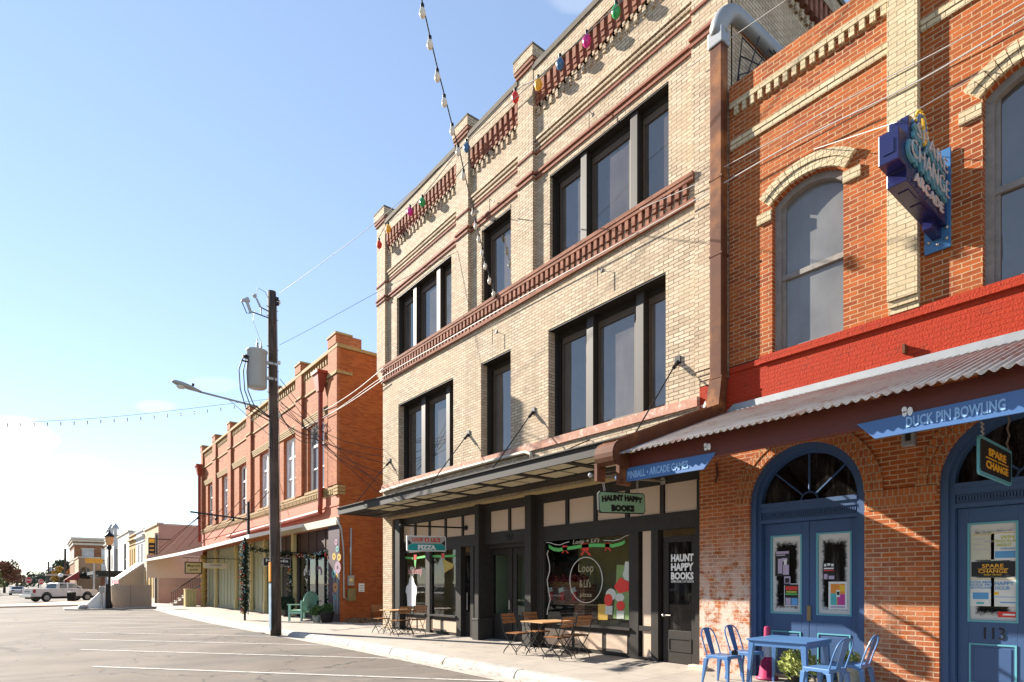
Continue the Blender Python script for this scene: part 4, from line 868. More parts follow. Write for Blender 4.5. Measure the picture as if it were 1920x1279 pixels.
    for k in range(12): y=5.6-k*.8; bm.hexa([(-2.46,y-.05,3.33),(-2.46,y,3.33),(-2.46,y,3.48),(-2.46,y-.05,3.48)],[(-.02,y-.05,4.27),(-.02,y,4.27),(-.02,y,4.42),(-.02,y-.05,4.42)])
    bm.build('awning_rafter','beam',a)
    fl=MB(); fl.box(-.045,.0,-4,5.50,4.45,4.585); fl.hexa([(-.05,-4,4.45),(-.05,5.50,4.45),(-.045,5.50,4.46),(-.045,-4,4.46)],[(-.16,-4,4.435),(-.16,5.50,4.435),(-.16,5.50,4.442),(-.16,-4,4.442)]); fl.build('awning_flashing','galv',a)
    MB().prism([(-.06,5.50,4.42),(-.06,5.50,4.585),(-.06,5.62,4.50),(-.06,5.66,4.40)],(.02,0,0)).build('flashing_end','galv',a)
    gt=MB()
    def sl(x): return 3.40+(x+2.80)/(2.765)*1.075
    for (ya,yb,dz0,dz1) in ((5.67,5.69,-.02,.20),(5.93,5.95,-.02,.20),(5.69,5.93,-.02,0.)):
        gt.hexa([(-2.78,ya,sl(-2.78)+dz0),(-2.78,yb,sl(-2.78)+dz0),(-2.78,yb,sl(-2.78)+dz1),(-2.78,ya,sl(-2.78)+dz1)],[(-.05,ya,sl(-.05)+dz0),(-.05,yb,sl(-.05)+dz0),(-.05,yb,sl(-.05)+dz1),(-.05,ya,sl(-.05)+dz1)])
    gt.build('awning_gutter','rust',a)
    gt=MB(); pr=[]; cx,cz=-2.74,3.40
    for i in range(9): t=R(95-20*i*.9); pr.append((cx-.19*math.cos(t),cz+.2*math.sin(t)))
    for (x0,z0),(x1,z1) in zip(pr,pr[1:]): gt.hexa([(x0,5.62,z0),(x0,5.98,z0),(x1,5.98,z1),(x1,5.62,z1)],[(x0+.012,5.62,z0-.006),(x0+.012,5.98,z0-.006),(x1+.012,5.98,z1-.006),(x1+.012,5.62,z1-.006)])
    gt.prism([(cx+.17,5.62,cz+.16)]+[(x,5.62,z) for x,z in pr]+[(cx+.17,5.62,cz-.2)],(0,.012,0)); gt.build('gutter_hood','rust',a)
    bm=MB(); bm.box(-2.75,-2.5,5.66,5.72,2.98,3.45); bm.box(-2.9,-2.72,5.95,6.0,3.05,3.3); bm.build('hood_bracket','rust',a)
    return b
arcade_building()
# ---------------------------------------------------------------- arcade signs
def board(l,pix,t0,t1,s):
    X=-2.60; pts=[PX(x,y,X) for x,y in pix]; o=thing('awning_sign',l,'sign',pts[0],'blue boards under the tin awning')
    MB().prism(pts,(.025,0,0)).build('board','boardblue',o)
    a,b=PX(*t0,X),PX(*t1,X); text(s,'boardtxt',o,((X-.003),(a.y+b.y)/2,(a.z+b.z)/2),FR,FU,abs(a.y-b.y),.105,.003,bold=.03)
board('blue pinball and arcade games board at the far end of the awning',[(1168,879.2),(1340.7,848.2),(1318.6,879.7),(1159,905.7),(1152,895)],(1177,890),(1291,872),'PINBALL • ARCADE GAMES')
board('blue duck pin bowling board at the near end of the awning',[(1606,796),(1985,715),(1990,760),(1640,822.5)],(1699,791),(1886,759),'DUCK PIN BOWLING')
def orn(px,py,l):
    X=-2.605; p=PX(px,py,X); o=thing('metal_ornament',l,'ornament',p,'white metal ornaments on the awning beam'); q=MB()
    for a,rr,k in ((30,.07,1),(150,.06,1),(265,.10,.7)):
        rr*=.6; c=Vector((0,math.sin(R(a))*rr*.6,math.cos(R(a))*rr*.6)); pts=[p+c+Vector((0,rr*.55*k*math.cos(t*.7854),rr*.75*math.sin(t*.7854))) for t in range(8)]
        q.prism(pts,(.02,0,0))
    q.build('leaf_plate','white',o)
orn(1324,838,'white flower shaped ornament above the pinball board'); orn(1698,772,'small pale ornament above the duck pin bowling board')
def hanging(name,l,Y,X0,X1,z0,z1,droop,parts):
    o=thing(name,l,'sign',((X0+X1)/2,Y,z0)); parts(o); return o
def spare_hanging():
    Y=1.72; a=PY(1833.5,815,Y); c=PY(1895,845,Y); d=PY(1833.5,888,Y); e=PY(1895,912,Y)
    x0,x1,z1,z0=a.x,c.x,(a.z+c.z)/2,(d.z+e.z)/2
    o=thing('hanging_sign','black spare change sign with teal rim hanging on chains under the awning','sign',(x0,Y,z0))
    def rr(g,r=.05):
        pts=[]
        for cx,cz,a0 in ((x1-g-r,z1-g-r,0),(x0+g+r,z1-g-r,90),(x0+g+r,z0+g+r,180),(x1-g-r,z0+g+r,270)):
            for k in range(4): t=R(a0+30*k); pts.append((cx+r*math.cos(t),0,cz+r*math.sin(t)))
        return pts
    MB().prism([(x,Y-.01,z) for x,_,z in rr(0)],(0,.02,0)).build('rim','teal',o); MB().prism([(x,Y-.013,z) for x,_,z in rr(.035)],(0,.026,0)).build('face','ink',o)
    cx=(x0+x1)/2+.02; hz=z1-z0; w=x1-x0
    text('SPARE','orange',o,(cx,Y-.014,z0+hz*.66),SR,FU,w*.54,hz*.21,.003,bold=.04); text('CHANGE','orange',o,(cx,Y-.014,z0+hz*.32),SR,FU,w*.68,hz*.21,.003,bold=.04)
    MB().box(cx-w*.34,cx-w*.02,Y-.017,Y-.012,z0+hz*.475,z0+hz*.505).box(cx+.02*w,cx+w*.34,Y-.017,Y-.012,z0+hz*.475,z0+hz*.505).build('underline','orange',o)
    for x,dx in ((x0+.14*w,-.03),(x1-.1*w,.05)):
        ch=MB(); n=7; zt=3.2 if x<-1.5 else 3.62
        for i in range(n):
            t0=i/n; t1=(i+1.25)/n; ch.tube([(x+dx*t0,Y+(.012 if i%2 else -.012),z1-.02+(zt-z1)*t0),(x+dx*t1,Y-(.012 if i%2 else -.012),z1-.02+(zt-z1)*t1)],.009,5)
        ch.build('chain','steel',o)
spare_hanging()
def blade_sign():
    ya,yb=2.50,2.71; o=thing('blade_sign','navy enamel blade sign with unlit neon letters bolted to the yellow pilaster','sign',(-.4,2.6,6.2))
    pl=MB(); pl.box(-.05,-.022,2.46,2.75,5.90,7.18); p=pl.build('mounting_plate','plateblue',o,bevel=.004)
    bt=MB()
    for y,z in ((2.50,6.02),(2.60,5.98),(2.70,6.04),(2.50,6.16),(2.5,6.86),(2.7,6.35),(2.58,6.33)): bt.ball((-.055,y,z),.022,8)
    bt.build('bolts','steel',o,smooth=True)
    body=[(-1.69,6.68),(-1.69,6.33),(-1.44,6.33),(-1.44,6.18),(-.42,6.18),(-.05,6.18),(-.05,6.95),(-.60,6.98),(-1.30,6.98),(-1.40,6.95),(-1.40,6.72)]
    MB().prism([(x,ya,z) for x,z in body],(0,yb-ya,0)).build('sign_box','neonblue',o,bevel=.008)
    [MB().box(*q).build('inset_panel','neonblue',o) for q in ((-1.70,-1.69,ya+.05,yb-.05,6.42,6.58),(-1.25,-.98,ya+.05,yb-.05,6.17,6.18),(-.85,-.6,ya+.05,yb-.05,6.17,6.18))]
    MB().box(-.42,-.05,2.56,2.66,6.05,6.18).build('bracket_arm','neonblue',o)
    dn=Vector((1,0,-.0)).normalized(); up=Vector((0,0,1))
    for s,x,z,w,h in (('SPARE',-.78,6.80,1.1,.2),('CHANGE',-.84,6.53,1.35,.24)):
        text(s,'neonteal',o,(x,ya-.004,z),dn,up,w,h,.03,bold=.045); 
        text(s,'neontube',o,(x+.01,ya-.055,z+.005),dn,up,w*.96,h*.8,.012,bold=-.028,name='neon_tube')
    text('ARCADE','neontube',o,(-.8,ya-.02,6.28),dn,up,1.0,.11,.02,name='neon_tube')
    c=PY(1728,240,ya-.03); t=MB(); t.tube([(c.x+.13*math.cos(R(a)),ya-.03,c.z+.13*math.sin(R(a))) for a in range(-40,200,15)],.02,6); t.build('neon_ring','plateblue',o)
    bl=MB()
    for a in range(-60,190,17): bl.ball((c.x+.18*math.cos(R(a)),ya-.03,c.z+.18*math.sin(R(a))),.018,6)
    bl.build('bulb_row','yellowp',o,smooth=True)
    MB().prism([(c.x-.02,ya-.05,c.z+.10),(c.x+.04,ya-.05,c.z+.10),(c.x+.09,ya-.05,c.z-.10),(c.x+.14,ya-.05,c.z-.08),(c.x+.05,ya-.05,c.z-.20),(c.x-.02,ya-.05,c.z-.08),(c.x+.03,ya-.05,c.z-.08)],(0,.02,0)).build('yellow_arrow','yellowp',o)
    t=MB(); t.tube([(-1.45,2.6,6.9),PX(1526,280,-.02)],.006,5); t.tube([(-1.45,2.6,6.9),PX(1850,130,-.02)],.006,5); t.build('guy_wire','wirelt',o)
blade_sign()
# ---------------------------------------------------------------- old red brick building with the long porch roof
def old_building():
    b=thing('brick_building','long two storey salmon red brick building with ochre balustrade and white sash windows','building',(0,35,0))
    ye,yf=22.4,47.5
    pil=[(22.4,23.3),(26.42,27.2),(30.4,31.2),(34.55,35.4),(38.9,39.65),(42.85,43.75),(46.85,47.5)]
    bays=[(p[1],q[0]) for p,q in zip(pil,pil[1:])]
    wins=[(a+.75 if i==0 else a+.12,(a+.75 if i==0 else a+.12)+1.95,5.5,8.42) for i,(a,c) in enumerate(bays)]
    w=MB(); facade(w,ye,yf,3.8,10.8,0,wins,.24)
    for a,c in pil: w.box(-.13,-.001,a,c,5.45,10.8); w.box(-.16,.5,a+.02,c-.02,10.95,11.32)
    w.box(.0,.9,23.45,ye+.01,10.95,11.33)
    for a,c in bays: w.box(-.03,.02,a,c,9.84,10.42)
    w.build('front_wall','oldred',b)
    w=MB(); w.quad((0,ye,-.8),(11,ye,-.8),(11,ye,10.8),(0,ye,10.8)); w.build('side_wall','oldside',b); w=MB(); w.quad((0,yf,-.8),(0,yf,10.8),(11,yf,10.8),(11,yf,-.8)); w.build('far_side_wall','oldside',b)
    s=MB(); s.box(-.035,-.001,ye+.0,yf,4.16,5.05); s.box(-.06,-.036,ye,yf,4.62,4.68); s.build('smooth_frieze','oldsmooth',b)
    o=MB()
    for a,c in bays:
        for i in range(4): o.box(-.05-.012*i,.02,a+.02,c-.02,8.47+.085*i,8.47+.085*i+.062)
        o.box(-.05,.02,a+.001,c-.001,9.76,9.84)
        n=11; s_=(c-a)/n
        for i in range(n):
            y=a+s_*(i+.5); o.box(-.06,.03,y-.055,y+.055,10.50,10.80); o.box(-.04,.03,y-.1,y+.0,10.42,10.50)
        o.box(-.03,.02,a,c,10.42,10.455)
    o.box(-.16,.5,ye-.05,ye+.92,9.78,9.9)
    for a,c in pil: o.box(-.17,.3,a-.03,c+.03,9.78,9.86); o.box(-.19,.52,a-.02,c+.02,11.32,11.40)
    y=ye+.05
    while y<yf: o.box(-.09,.02,y,y+.1,5.12,5.3); y+=.19
    o.box(-.10,.03,ye-.03,yf,5.30,5.40); o.box(-.05,.03,ye-.02,yf,5.05,5.11)
    for a,c,z,_ in wins: o.box(-.12,.24,a-.05,c+.05,5.40,5.50)
    for i in range(3): o.box(-.12,.2,ye-.04,ye+.4,5.05+.13*i,5.05+.13*i+.1)
    o.build('ochre_trim','oldyellow',b)
    c=MB(); c.box(-.14,.5,ye-.06,yf,10.80,10.94); c.box(.5,11,ye-.06,ye+.3,10.80,10.92); c.build('coping','oldyellow',b)
    r=MB(); r.box(.5,11,ye+.3,yf-.01,9.8,9.9); r.box(.6,11,ye+.1,yf-.1,3.9,9.8); r.box(3.0,11,ye+.1,yf-.1,-.8,3.9); r.build('roof_and_core','interiordark',b)
    for i,(a,c,z0,z1) in enumerate(wins):
        x=.15; f=MB(); f.box(x,x+.09,c-.16,c,z0,z1); f.box(x,x+.09,a,a+.1,z0,z1); f.box(x,x+.09,a+.1,c-.16,z1-.14,z1); f.box(x,x+.09,a+.1,c-.16,z0,z0+.12)
        m=(a+c-.06)/2; f.box(x-.02,x+.08,m-.07,m+.07,z0+.12,z1-.14); f.box(x,x+.08,a+.1,m-.07,z0+1.95,z0+2.05); f.box(x,x+.08,m+.07,c-.16,z0+1.95,z0+2.05); f.box(x+.005,x+.08,a+.1,m-.07,z0+.98,z0+1.04); f.box(x+.005,x+.08,m+.07,c-.16,z0+.98,z0+1.04)
        o=f.build('sash_window','white',b); MB().box(x+.05,x+.055,a+.1,c-.16,z0+.12,z1-.14).build('pane','blindglass' if i in (1,2,4) else 'greyglass',o)
    # leader heads, downpipes and the red gutter
    d=MB(); y=23.95; d.tube([(-.2,y,9.75),(-.2,y,4.75),(-.16,y+.15,4.5),(-.16,39.5,4.40)],.10,10); d.hexa([(-.12,y-.14,9.4),(-.32,y-.14,9.4),(-.32,y+.14,9.4),(-.12,y+.14,9.4)],[(-.02,y-.3,10.1),(-.42,y-.3,10.1),(-.42,y+.3,10.1),(-.02,y+.3,10.1)]); d.box(-.46,0,y-.34,y+.34,10.1,10.22)
    d.tube([(-.25,47.3,9.7),(-.25,47.3,4.5)],.10,10); d.hexa([(-.12,47.15,9.3),(-.38,47.15,9.3),(-.38,47.45,9.3),(-.12,47.45,9.3)],[(-.02,47.0,9.9),(-.48,47.0,9.9),(-.48,47.6,9.9),(-.02,47.6,9.9)]); d.box(-.52,0,46.95,47.65,9.9,10.05)
    d.build('downpipe',mat('iron_red_paint',(.30,.045,.018),.6,var=.15),b,smooth=False)
    # shop fronts
    MB().box(-.13,.2,22.46,31,3.86,4.155).build('white_beam','offwhite',b)
    S=.18; p=MB(); p.box(-.02,-.001,22.4,23.55,-.5,3.86); p.box(-.001,.4,22.404,23.55,-.5,3.86); pr=p.build('mural_pier','purple',b)
    o4=(440,980)
    for k,(x,y,r,c) in enumerate([(1105,212,.13,'lil'),(1118,287,.13,'teal'),(1083,370,.15,'yel'),(1137,378,.15,'yel'),(1122,490,.25,'lil'),(1080,560,.17,'teal'),(1113,580,.09,'yel'),(1095,705,.19,'org'),(1075,780,.09,'lil'),(1090,815,.11,'teal')]):
        q=PX(o4[0]+x/5.814,o4[1]+y/5.814,-.03); m=MB(); n=16
        vs=[(-.03,q.y+r*1.25*math.cos(2*math.pi*i/n),q.z+r*math.sin(2*math.pi*i/n)) for i in range(n)]+[(-.03,q.y+r*.35*math.cos(2*math.pi*i/n),q.z+r*.3*math.sin(2*math.pi*i/n)) for i in range(n)]
        m.add(vs,[(i,(i+1)%n,n+(i+1)%n,n+i) for i in range(n)]); m.build('painted_flower',{'lil':FL[0],'teal':FL[1],'yel':FL[2],'org':FL[3]}[c],pr)
        st=MB(); st.box(-.026,-.021,q.y-.006,q.y+.006,.35,q.z-r); st.build('painted_stem','planter',pr)
    t=MB(); t.box(S,S+.1,23.55,30.3,2.95,3.86)
    for y in (24.4,25.4,26.4,27.5,28.5,29.5): t.box(S-.03,S,y-.05,y+.05,2.95,3.84)
    t.box(S-.05,S+.1,23.55,30.3,2.85,2.95); t.build('transom_boards',mat('plum_brown_boards',(.055,.022,.016),.7),b)
    g=MB(); g.box(S+.05,S+.06,23.55,27.7,.35,2.85); sh=MB()
    for y in (23.6,24.5,25.5,26.5,27.65): sh.box(S,S+.1,y-.04,y+.04,.05,2.85)
    sh.box(S-.02,S+.1,23.56,27.7,.0,.35); w=sh.build('shop_window','black',b); g.build('pane','shopglass',w)
    for px,py,m,s in ((575,1075,'white','bloom'),(598,1074,FL[0],'bloom')):
        q=PX(px,py,S+.045); k=MB(); n=10
        for i in range(9):
            a=R(-10+25*i); k.lathe((0,0,0),[(.001,0),(.075,0),(.075,.004),(.001,.004)],n).v; 
            k.v[-4*n:]=[(S+.044+v[2],q.y+.30*math.cos(a)+v[0]*1.2,q.z+.22*math.sin(a)+v[1]) for v in k.v[-4*n:]]
        k.build('painted_wreath',m,w)
    it=MB(); it.quad((2.6,22.6,0.),(2.6,30,0),(2.6,30,3.8),(2.6,22.6,3.8)); it.quad((.4,22.5,.02),(2.6,22.5,.02),(2.6,30,.02),(.4,30,.02)); it.build('shop_interior','interior',b)
    # entrance beside it, sage panels and butter columns to the far end
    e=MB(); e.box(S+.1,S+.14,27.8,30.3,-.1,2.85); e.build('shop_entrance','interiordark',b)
    pn=MB(); 
    pn.box(S,S+.08,30.3,46.9,-.4,3.86)
    y=30.8
    while y<46.6: pn.box(S-.03,S,y-.03,y+.03,-.3,3.1); y+=.85
    pn.box(S-.05,S,30.3,46.9,3.1,3.2); pn.box(S-.06,S,30.3,46.9,-.4,.12); pn.build('sage_shopfront','sage',b)
    for px in (404,441.5,470,496):
        y=Yx(px); k=MB(); k.box(-.06,.12,y-.13,y+.13,-.4,.55); k.box(-.03,.1,y-.09,y+.09,.55,3.86); k.box(-.07,.12,y-.14,y+.14,3.45,3.7); k.box(-.05,.12,y-.12,y+.12,1.9,2.0); k.build('iron_column','cream2',b,bevel=.01)
    y=Yx(549); MB().box(-.03,.12,y-.16,y+.16,.0,3.86).build('iron_column','cream2',b)
    k=MB(); y=46.1; k.lathe((-.2,y,-.3),[(.2,0),(.2,.3),(.15,.35),(.15,3.4),(.2,3.5),(.2,3.8)],14); c=k.build('end_column',mat('ochre_column',(.40,.27,.08),.6),b,smooth=True)
    k=MB(); pts=[(-.2+.17*math.cos(a*.55),y+.17*math.sin(a*.55),.2+a*.045) for a in range(60)]; k.tube(pts,.05,6); k.build('spiral_garland','gold',c)
    # porch roof
    a=MB(); n=16; ya,yb=26.2,58.4; pr=[]
    for i in range(n+1):
        y=ya+(yb-ya)*i/n; sag=-.10*math.sin(math.pi*i/n); d=dz(y)*.35
        pr.append([(-2.35,y,3.44+sag+d),(-2.35,y,3.60+sag+d),(0,y,4.22+sag*.3+d),(0,y,4.08+sag*.3+d)])
    for p,q in zip(pr,pr[1:]): a.quad(p[1],p[2],q[2],q[1])
    aw=a.build('porch_roof','tin_red',b); f=MB(); u=MB()
    for p,q in zip(pr,pr[1:]):
        f.hexa([(v[0]-(.03 if k in(0,1) else 0),v[1],v[2]) for k,v in enumerate((p[0],p[1],(p[1][0]+.05,p[1][1],p[1][2]),(p[0][0]+.05,p[0][1],p[0][2])))],[(v[0]-(.03 if k in(0,1) else 0),v[1],v[2]) for k,v in enumerate((q[0],q[1],(q[1][0]+.05,q[1][1],q[1][2]),(q[0][0]+.05,q[0][1],q[0][2])))])
        u.quad((p[0][0]+.05,p[0][1],p[0][2]+.03),(q[0][0]+.05,q[0][1],q[0][2]+.03),q[3],p[3])
    f.hexa(pr[0],[(x,y-.04,z) for x,y,z in pr[0]]); f.build('porch_fascia','white',aw); u.build('porch_ceiling','cream2',aw)
    MB().box(-2.2,7,58,58.05,2.0,3.95).build('end_panel','offwhite',aw)
    for y in (30,33,36,40,44,48,52,55.5): MB().tube([(-.02,min(y,47.3),6.6),(-2.2,y+.3,3.75)],.02,5).build('porch_tie_rod','rust',aw)
FL=[mat('lilac_flower',(.27,.16,.22),.7),mat('aqua_flower',(.10,.27,.27),.7),mat('yellow_flower',(.42,.27,.03),.7),mat('peach_flower',(.42,.19,.055),.7)]
old_building()
def wall_kit():
    y=22.4-.01
    o=thing('electric_meter','grey electric meter box and round meter on the orange brick side wall','meter',PY(656,1090,y))
    a,b_=PY(650.5,1079,y),PY(661.5,1098,y); MB().box(a.x,b_.x,y-.16,y,b_.z,a.z).build('meter_box','lampgrey',o,bevel=.01)
    q=PY(656,1088,y); MB().lathe((0,0,0),[(.09,0),(.09,.05),(.05,.08)],12).xf(Matrix.Translation((q.x,y-.15,q.z))@Matrix.Rotation(R(90),4,'X')).build('meter_dial','cream2',o,smooth=True)
    q=PY(657.5,1115,y); MB().box(q.x-.16,q.x+.16,y-.18,y,q.z-.25,q.z+.25).build('meter_cabinet',mat('tarnished_brass',(.20,.15,.06),.5),o,bevel=.03)
    k=MB(); k.tube([PY(658,990,y-.05),PY(658,1080,y-.05)],.04,8); k.tube([PY(632,972,y-.05),PY(640,992,y-.05),PY(644,1030,y-.05),PY(645,1120,y-.05),PY(652,1124,y-.05)],.035,8); k.build('conduit','lampgrey',o,smooth=True)
    q=PY(677.5,1102,y); s=thing('wall_notice','small white notice on the orange brick side wall','notice',q); MB().box(q.x-.12,q.x+.12,y-.02,y,q.z-.17,q.z+.17).build('plate','white',s)
    for i in range(3): MB().box(q.x-.08,q.x+.08,y-.024,y-.02,q.z+.08-.1*i-.015,q.z+.08-.1*i+.015).build('print_line','lampgrey',s)
wall_kit()
# weeds along the foot of the side wall
mb=MB(); rnd=random.Random(5)
for i in range(900):
    x=.05+3.5*rnd.random(); y=21.2+1.15*rnd.random(); h=.05+.18*rnd.random()**2; a=rnd.random()*6.28; dx,dy=math.cos(a)*.02,math.sin(a)*.02; lx,ly=rnd.gauss(0,.06),rnd.gauss(0,.06)
    mb.quad((x-dx,y-dy,.0),(x+dx,y+dy,.0),(x+lx+dx,y+ly+dy,h),(x+lx-dx,y+ly-dy,h))
tag(mb.build('weeds','drybrush'),'dry brown weeds along the foot of the orange brick side wall','weeds',kind='stuff')
# ---------------------------------------------------------------- things in front of it
def garland(name,l,pts,r,n,seed,lights=26,group='fir garlands on the old red shopfront'):
    rnd=random.Random(seed); pts=[Vector(p) for p in pts]; o=thing(name,l,'garland',pts[0],group); g=MB(); L=[]
    seg=[(pts[i+1]-pts[i]).length for i in range(len(pts)-1)]; T=sum(seg)
    def at(s):
        s*=T
        for i,d in enumerate(seg):
            if s<=d or i==len(seg)-1: return pts[i].lerp(pts[i+1],min(1,s/d))
            s-=d
    for i in range(n):
        p=at(rnd.random())+Vector((rnd.gauss(0,r*.5),rnd.gauss(0,r*.5),rnd.gauss(0,r*.4))); a=Vector((rnd.gauss(0,1),rnd.gauss(0,1),rnd.gauss(0,1))).normalized(); q=a.orthogonal().normalized(); s=r*.55
        g.quad(p-a*s,p+q*s*.25,p+a*s,p-q*s*.25)
    g.build('fir_foliage','needles',o)
    for mm,k in (('white',lights),('gold',lights//2),('teal',lights//3),('redp',lights//3)):
        b=MB()
        for i in range(k):
            p=at(rnd.random())+Vector((-abs(rnd.gauss(0,r*.5))-.03,rnd.gauss(0,r*.5),rnd.gauss(0,r*.4))); b.ball(p,.022+.02*rnd.random()*(mm!='white'),6)
        tag(b.build('baubles',mm,o),kind='stuff')
garland('fir_garland','fir garland with coloured baubles wrapped down the porch post near the pole',[(-2.4,26.75,3.3),(-2.4,26.75,.35)],.15,2000,1,70)
garland('fir_garland','fir garland swag under the porch roof between its post and the pole',[(-2.3,26.8,3.05),(-1.2,26.9,2.95),(.0,27.9,2.9),(.0,29.5,2.95)],.14,900,2)
garland('fir_garland','gold lit garland across the top of the plum shop window',[(.1,27.8,2.86),(.08,25.6,2.72),(.1,23.6,2.9)],.12,800,3,30)
garland('fir_garland','fir garland down the pale column left of the plum shop window',[(-.05,28.0,2.8),(-.05,27.9,.45)],.15,800,4,24)
garland('fir_garland','thin garland down the right side of the plum shop window',[(.05,23.65,2.8),(.05,23.65,.4)],.08,350,6,16)
p=MB().tube([(-2.4,26.75,dz(26)-.1),(-2.4,26.75,3.5)],.045,8); tag(p.build('porch_post','metal'),'thin black porch post wrapped in fir garland','post')
def bench():
    o=thing('bench','mint green slatted bench with an arched back under the plum shop window','bench',(0,0,0))
    s=MB()
    for i in range(6): s.box(-.55,.55,-.25+.09*i,-.25+.09*i+.07,.42,.445)
    s.build('seat','mint',o); k=MB()
    n=11
    for i in range(n):
        x=-.5+1.0*i/(n-1); h=.55+.35*math.sqrt(max(0,1-(x/.56)**2)); k.hexa([(x-.035,-.28,.40),(x+.035,-.28,.40),(x+.035,-.26,.40),(x-.035,-.26,.40)],[(x-.035,-.40,.40+h-.08),(x+.035,-.40,.40+h-.08),(x+.035,-.38,.40+h-.08),(x-.035,-.38,.40+h-.08)])
    k.tube([(.56*math.cos(R(a)),-.40,.82+.42*math.sin(R(a))*.85) for a in range(0,181,12)],.03,6); k.build('backrest','mint',o)
    for sx in (-1,1):
        x=.56*sx; MB().box(x-.035,x+.035,.22,.29,0,.66).build('leg','mint',o); MB().box(x-.035,x+.035,-.33,-.26,0,.84).build('leg','mint',o); MB().box(x-.06,x+.06,-.33,.33,.66,.69).build('armrest','mint',o); MB().box(x-.02,x+.02,-.26,.22,.30,.38).build('side_rail','mint',o)
    MB().box(-.52,.52,.235,.265,.30,.41).build('front_rail','mint',o)
    MB().box(-.12,.16,-.30,-.14,.47,.78).build('cushion','offwhite',o,bevel=.05)
    o.location=(-.62,24.85,0.01); o.rotation_euler=(0,0,R(40))
bench()
def pot(l,x,y,z,r,h,m,leaf,nl,lr,seed,size=.07):
    o=thing('potted_plant',l,'plant',(x,y,z)); MB().lathe((x,y,z),[(r*.7,0),(r,h),(r*1.05,h),(r*.9,h-.03)],16).build('pot',m,o,smooth=True)
    g=MB(); rnd=random.Random(seed); leaves(g,(x,y,z+h+lr*.55),lr,nl,size,rnd,.85,.3); g.build('leaves',leaf,o); return o
pot('fern in a pale pot right of the mint bench',-.7,23.0,0,.18,.32,'planter','leafdk',600,.27,11,.09); pot('dark planter with fern at the foot of the flower mural',-.42,22.66,0,.28,.45,'terra','leafdk',400,.22,12,.09)
pot('small evergreen in a dark pot behind the utility pole',-.3,27.9,0,.2,.4,'terra','needles',900,.4,13,.1)
def hang_sign(l,Y,px0,px1,py0,py1,m,rim,txt,tm,bracket=None,shear=0,rimw=.03):
    a=PY(px0,py1,Y); c=PY(px1,py0,Y); z0,z1=PY((px0+px1)/2,py1,Y).z,PY((px0+px1)/2,py0,Y).z; x0,x1=a.x,c.x
    o=thing('hanging_sign',l,'sign',((x0+x1)/2,Y,z0)); MB().box(x0,x1,Y-.025,Y+.025,z0,z1).build('rim',rim,o,bevel=.01); MB().box(x0+rimw,x1-rimw,Y-.03,Y+.03,z0+rimw,z1-rimw).build('board',m,o)
    for s,fy,fw,fh in txt: text(s,tm,o,((x0+x1)/2,Y-.031,z1-(z1-z0)*fy),SR,FU,(x1-x0)*fw,(z1-z0)*fh,.003,shear=shear,bold=.005)
    k=MB()
    for x in (x0+.15,x1-.15): k.tube([(x,Y,z1-.01),(x,Y,z1+.25)],.012,5)
    k.tube([(x0-.1,Y,z1+.25),(.0,Y,z1+.25)],.018,6); k.build('bracket','metal',o); return o
hang_sign('cream script sign in a black frame, leftmost under the long porch roof',42,346,379,1053.5,1076,mat('parchment_board',(.55,.44,.22),.6),'metal',[('Magnolia',.35,.72,.26),('Jewels',.68,.5,.26)],'ink',shear=.3,rimw=.06)
hang_sign('long cream sign right of the framed script sign, before the spiral column',36,382,427,1056,1066,'offwhite','cream2',[('LOCKHART',.38,.5,.28)],'ink')
hang_sign('black sign with white lettering partly behind the utility pole',26,493,545,1046,1062,'ink','lampgrey',[('Magnolia',.4,.8,.42),('gifts & flowers',.82,.5,.14)],'white',rimw=.025)
def light_bar():
    o=thing('light_bar','black mast and arm with small spotlights above the porch roof','light fixture',(-2.3,26.6,3.6)); k=MB(); k.box(-2.35,-2.25,26.55,26.65,3.55,5.0); k.build('mast','metal',o)
    k=MB(); k.tube([(-2.3,26.6,4.25),(-4.5,26.6,4.42)],.035,6); k.build('arm','metal',o)
    for x in (-2.9,-3.55,-4.2):
        MB().lathe((x,26.6,4.14),[(.05,0),(.06,.08),(.02,.16),(.02,.24)],8).build('spotlight','metal',o)
light_bar()
def slat_bin():
    o=thing('slatted_bin','cream slatted litter bin at the far end of the red building','bin',(-1.0,46.6,dz(46.6))); z=dz(46.6)
    for i in range(4):
        x=-1.3+.18*i; MB().box(x,x+.13,46.3,46.32,z,z+1.2).build('slat','cream2',o); MB().box(x,x+.13,46.9,46.92,z,z+1.2).build('slat','cream2',o)
    for i in range(4):
        y=46.33+.15*i; MB().box(-1.31,-1.29,y,y+.11,z,z+1.2).build('slat','cream2',o)
    MB().box(-1.28,-.64,46.33,46.89,z+.02,z+1.0).build('liner','sage',o); MB().box(-1.33,-.58,46.28,46.94,z+1.2,z+1.26).build('lid','cream2',o)
slat_bin()
def stair():
    o=thing('outside_stair','black railed stair climbing beside the pink wall','stair',(-1.6,50,dz(50))); z=dz(50); n=12
    for i in range(n): x=-1.5+.26*i; MB().box(x,x+.27,50,51.2,z,z+.19*(i+1)).build('step','gutter',o)
    k=MB(); k.tube([(-1.6,49.95,z+1.0),(-1.5+.26*n,49.95,z+1.0+.19*n)],.03,6); k.tube([(-1.6,49.95,z+.15),(-1.5+.26*n,49.95,z+.15+.19*n)],.02,6)
    for i in range(26): x=-1.6+.125*i; zz=z+(x+1.6)*.19/.26; k.tube([(x,49.95,zz+.1),(x,49.95,zz+1.0)],.012,4)
    k.build('railing','metal',o)
stair()
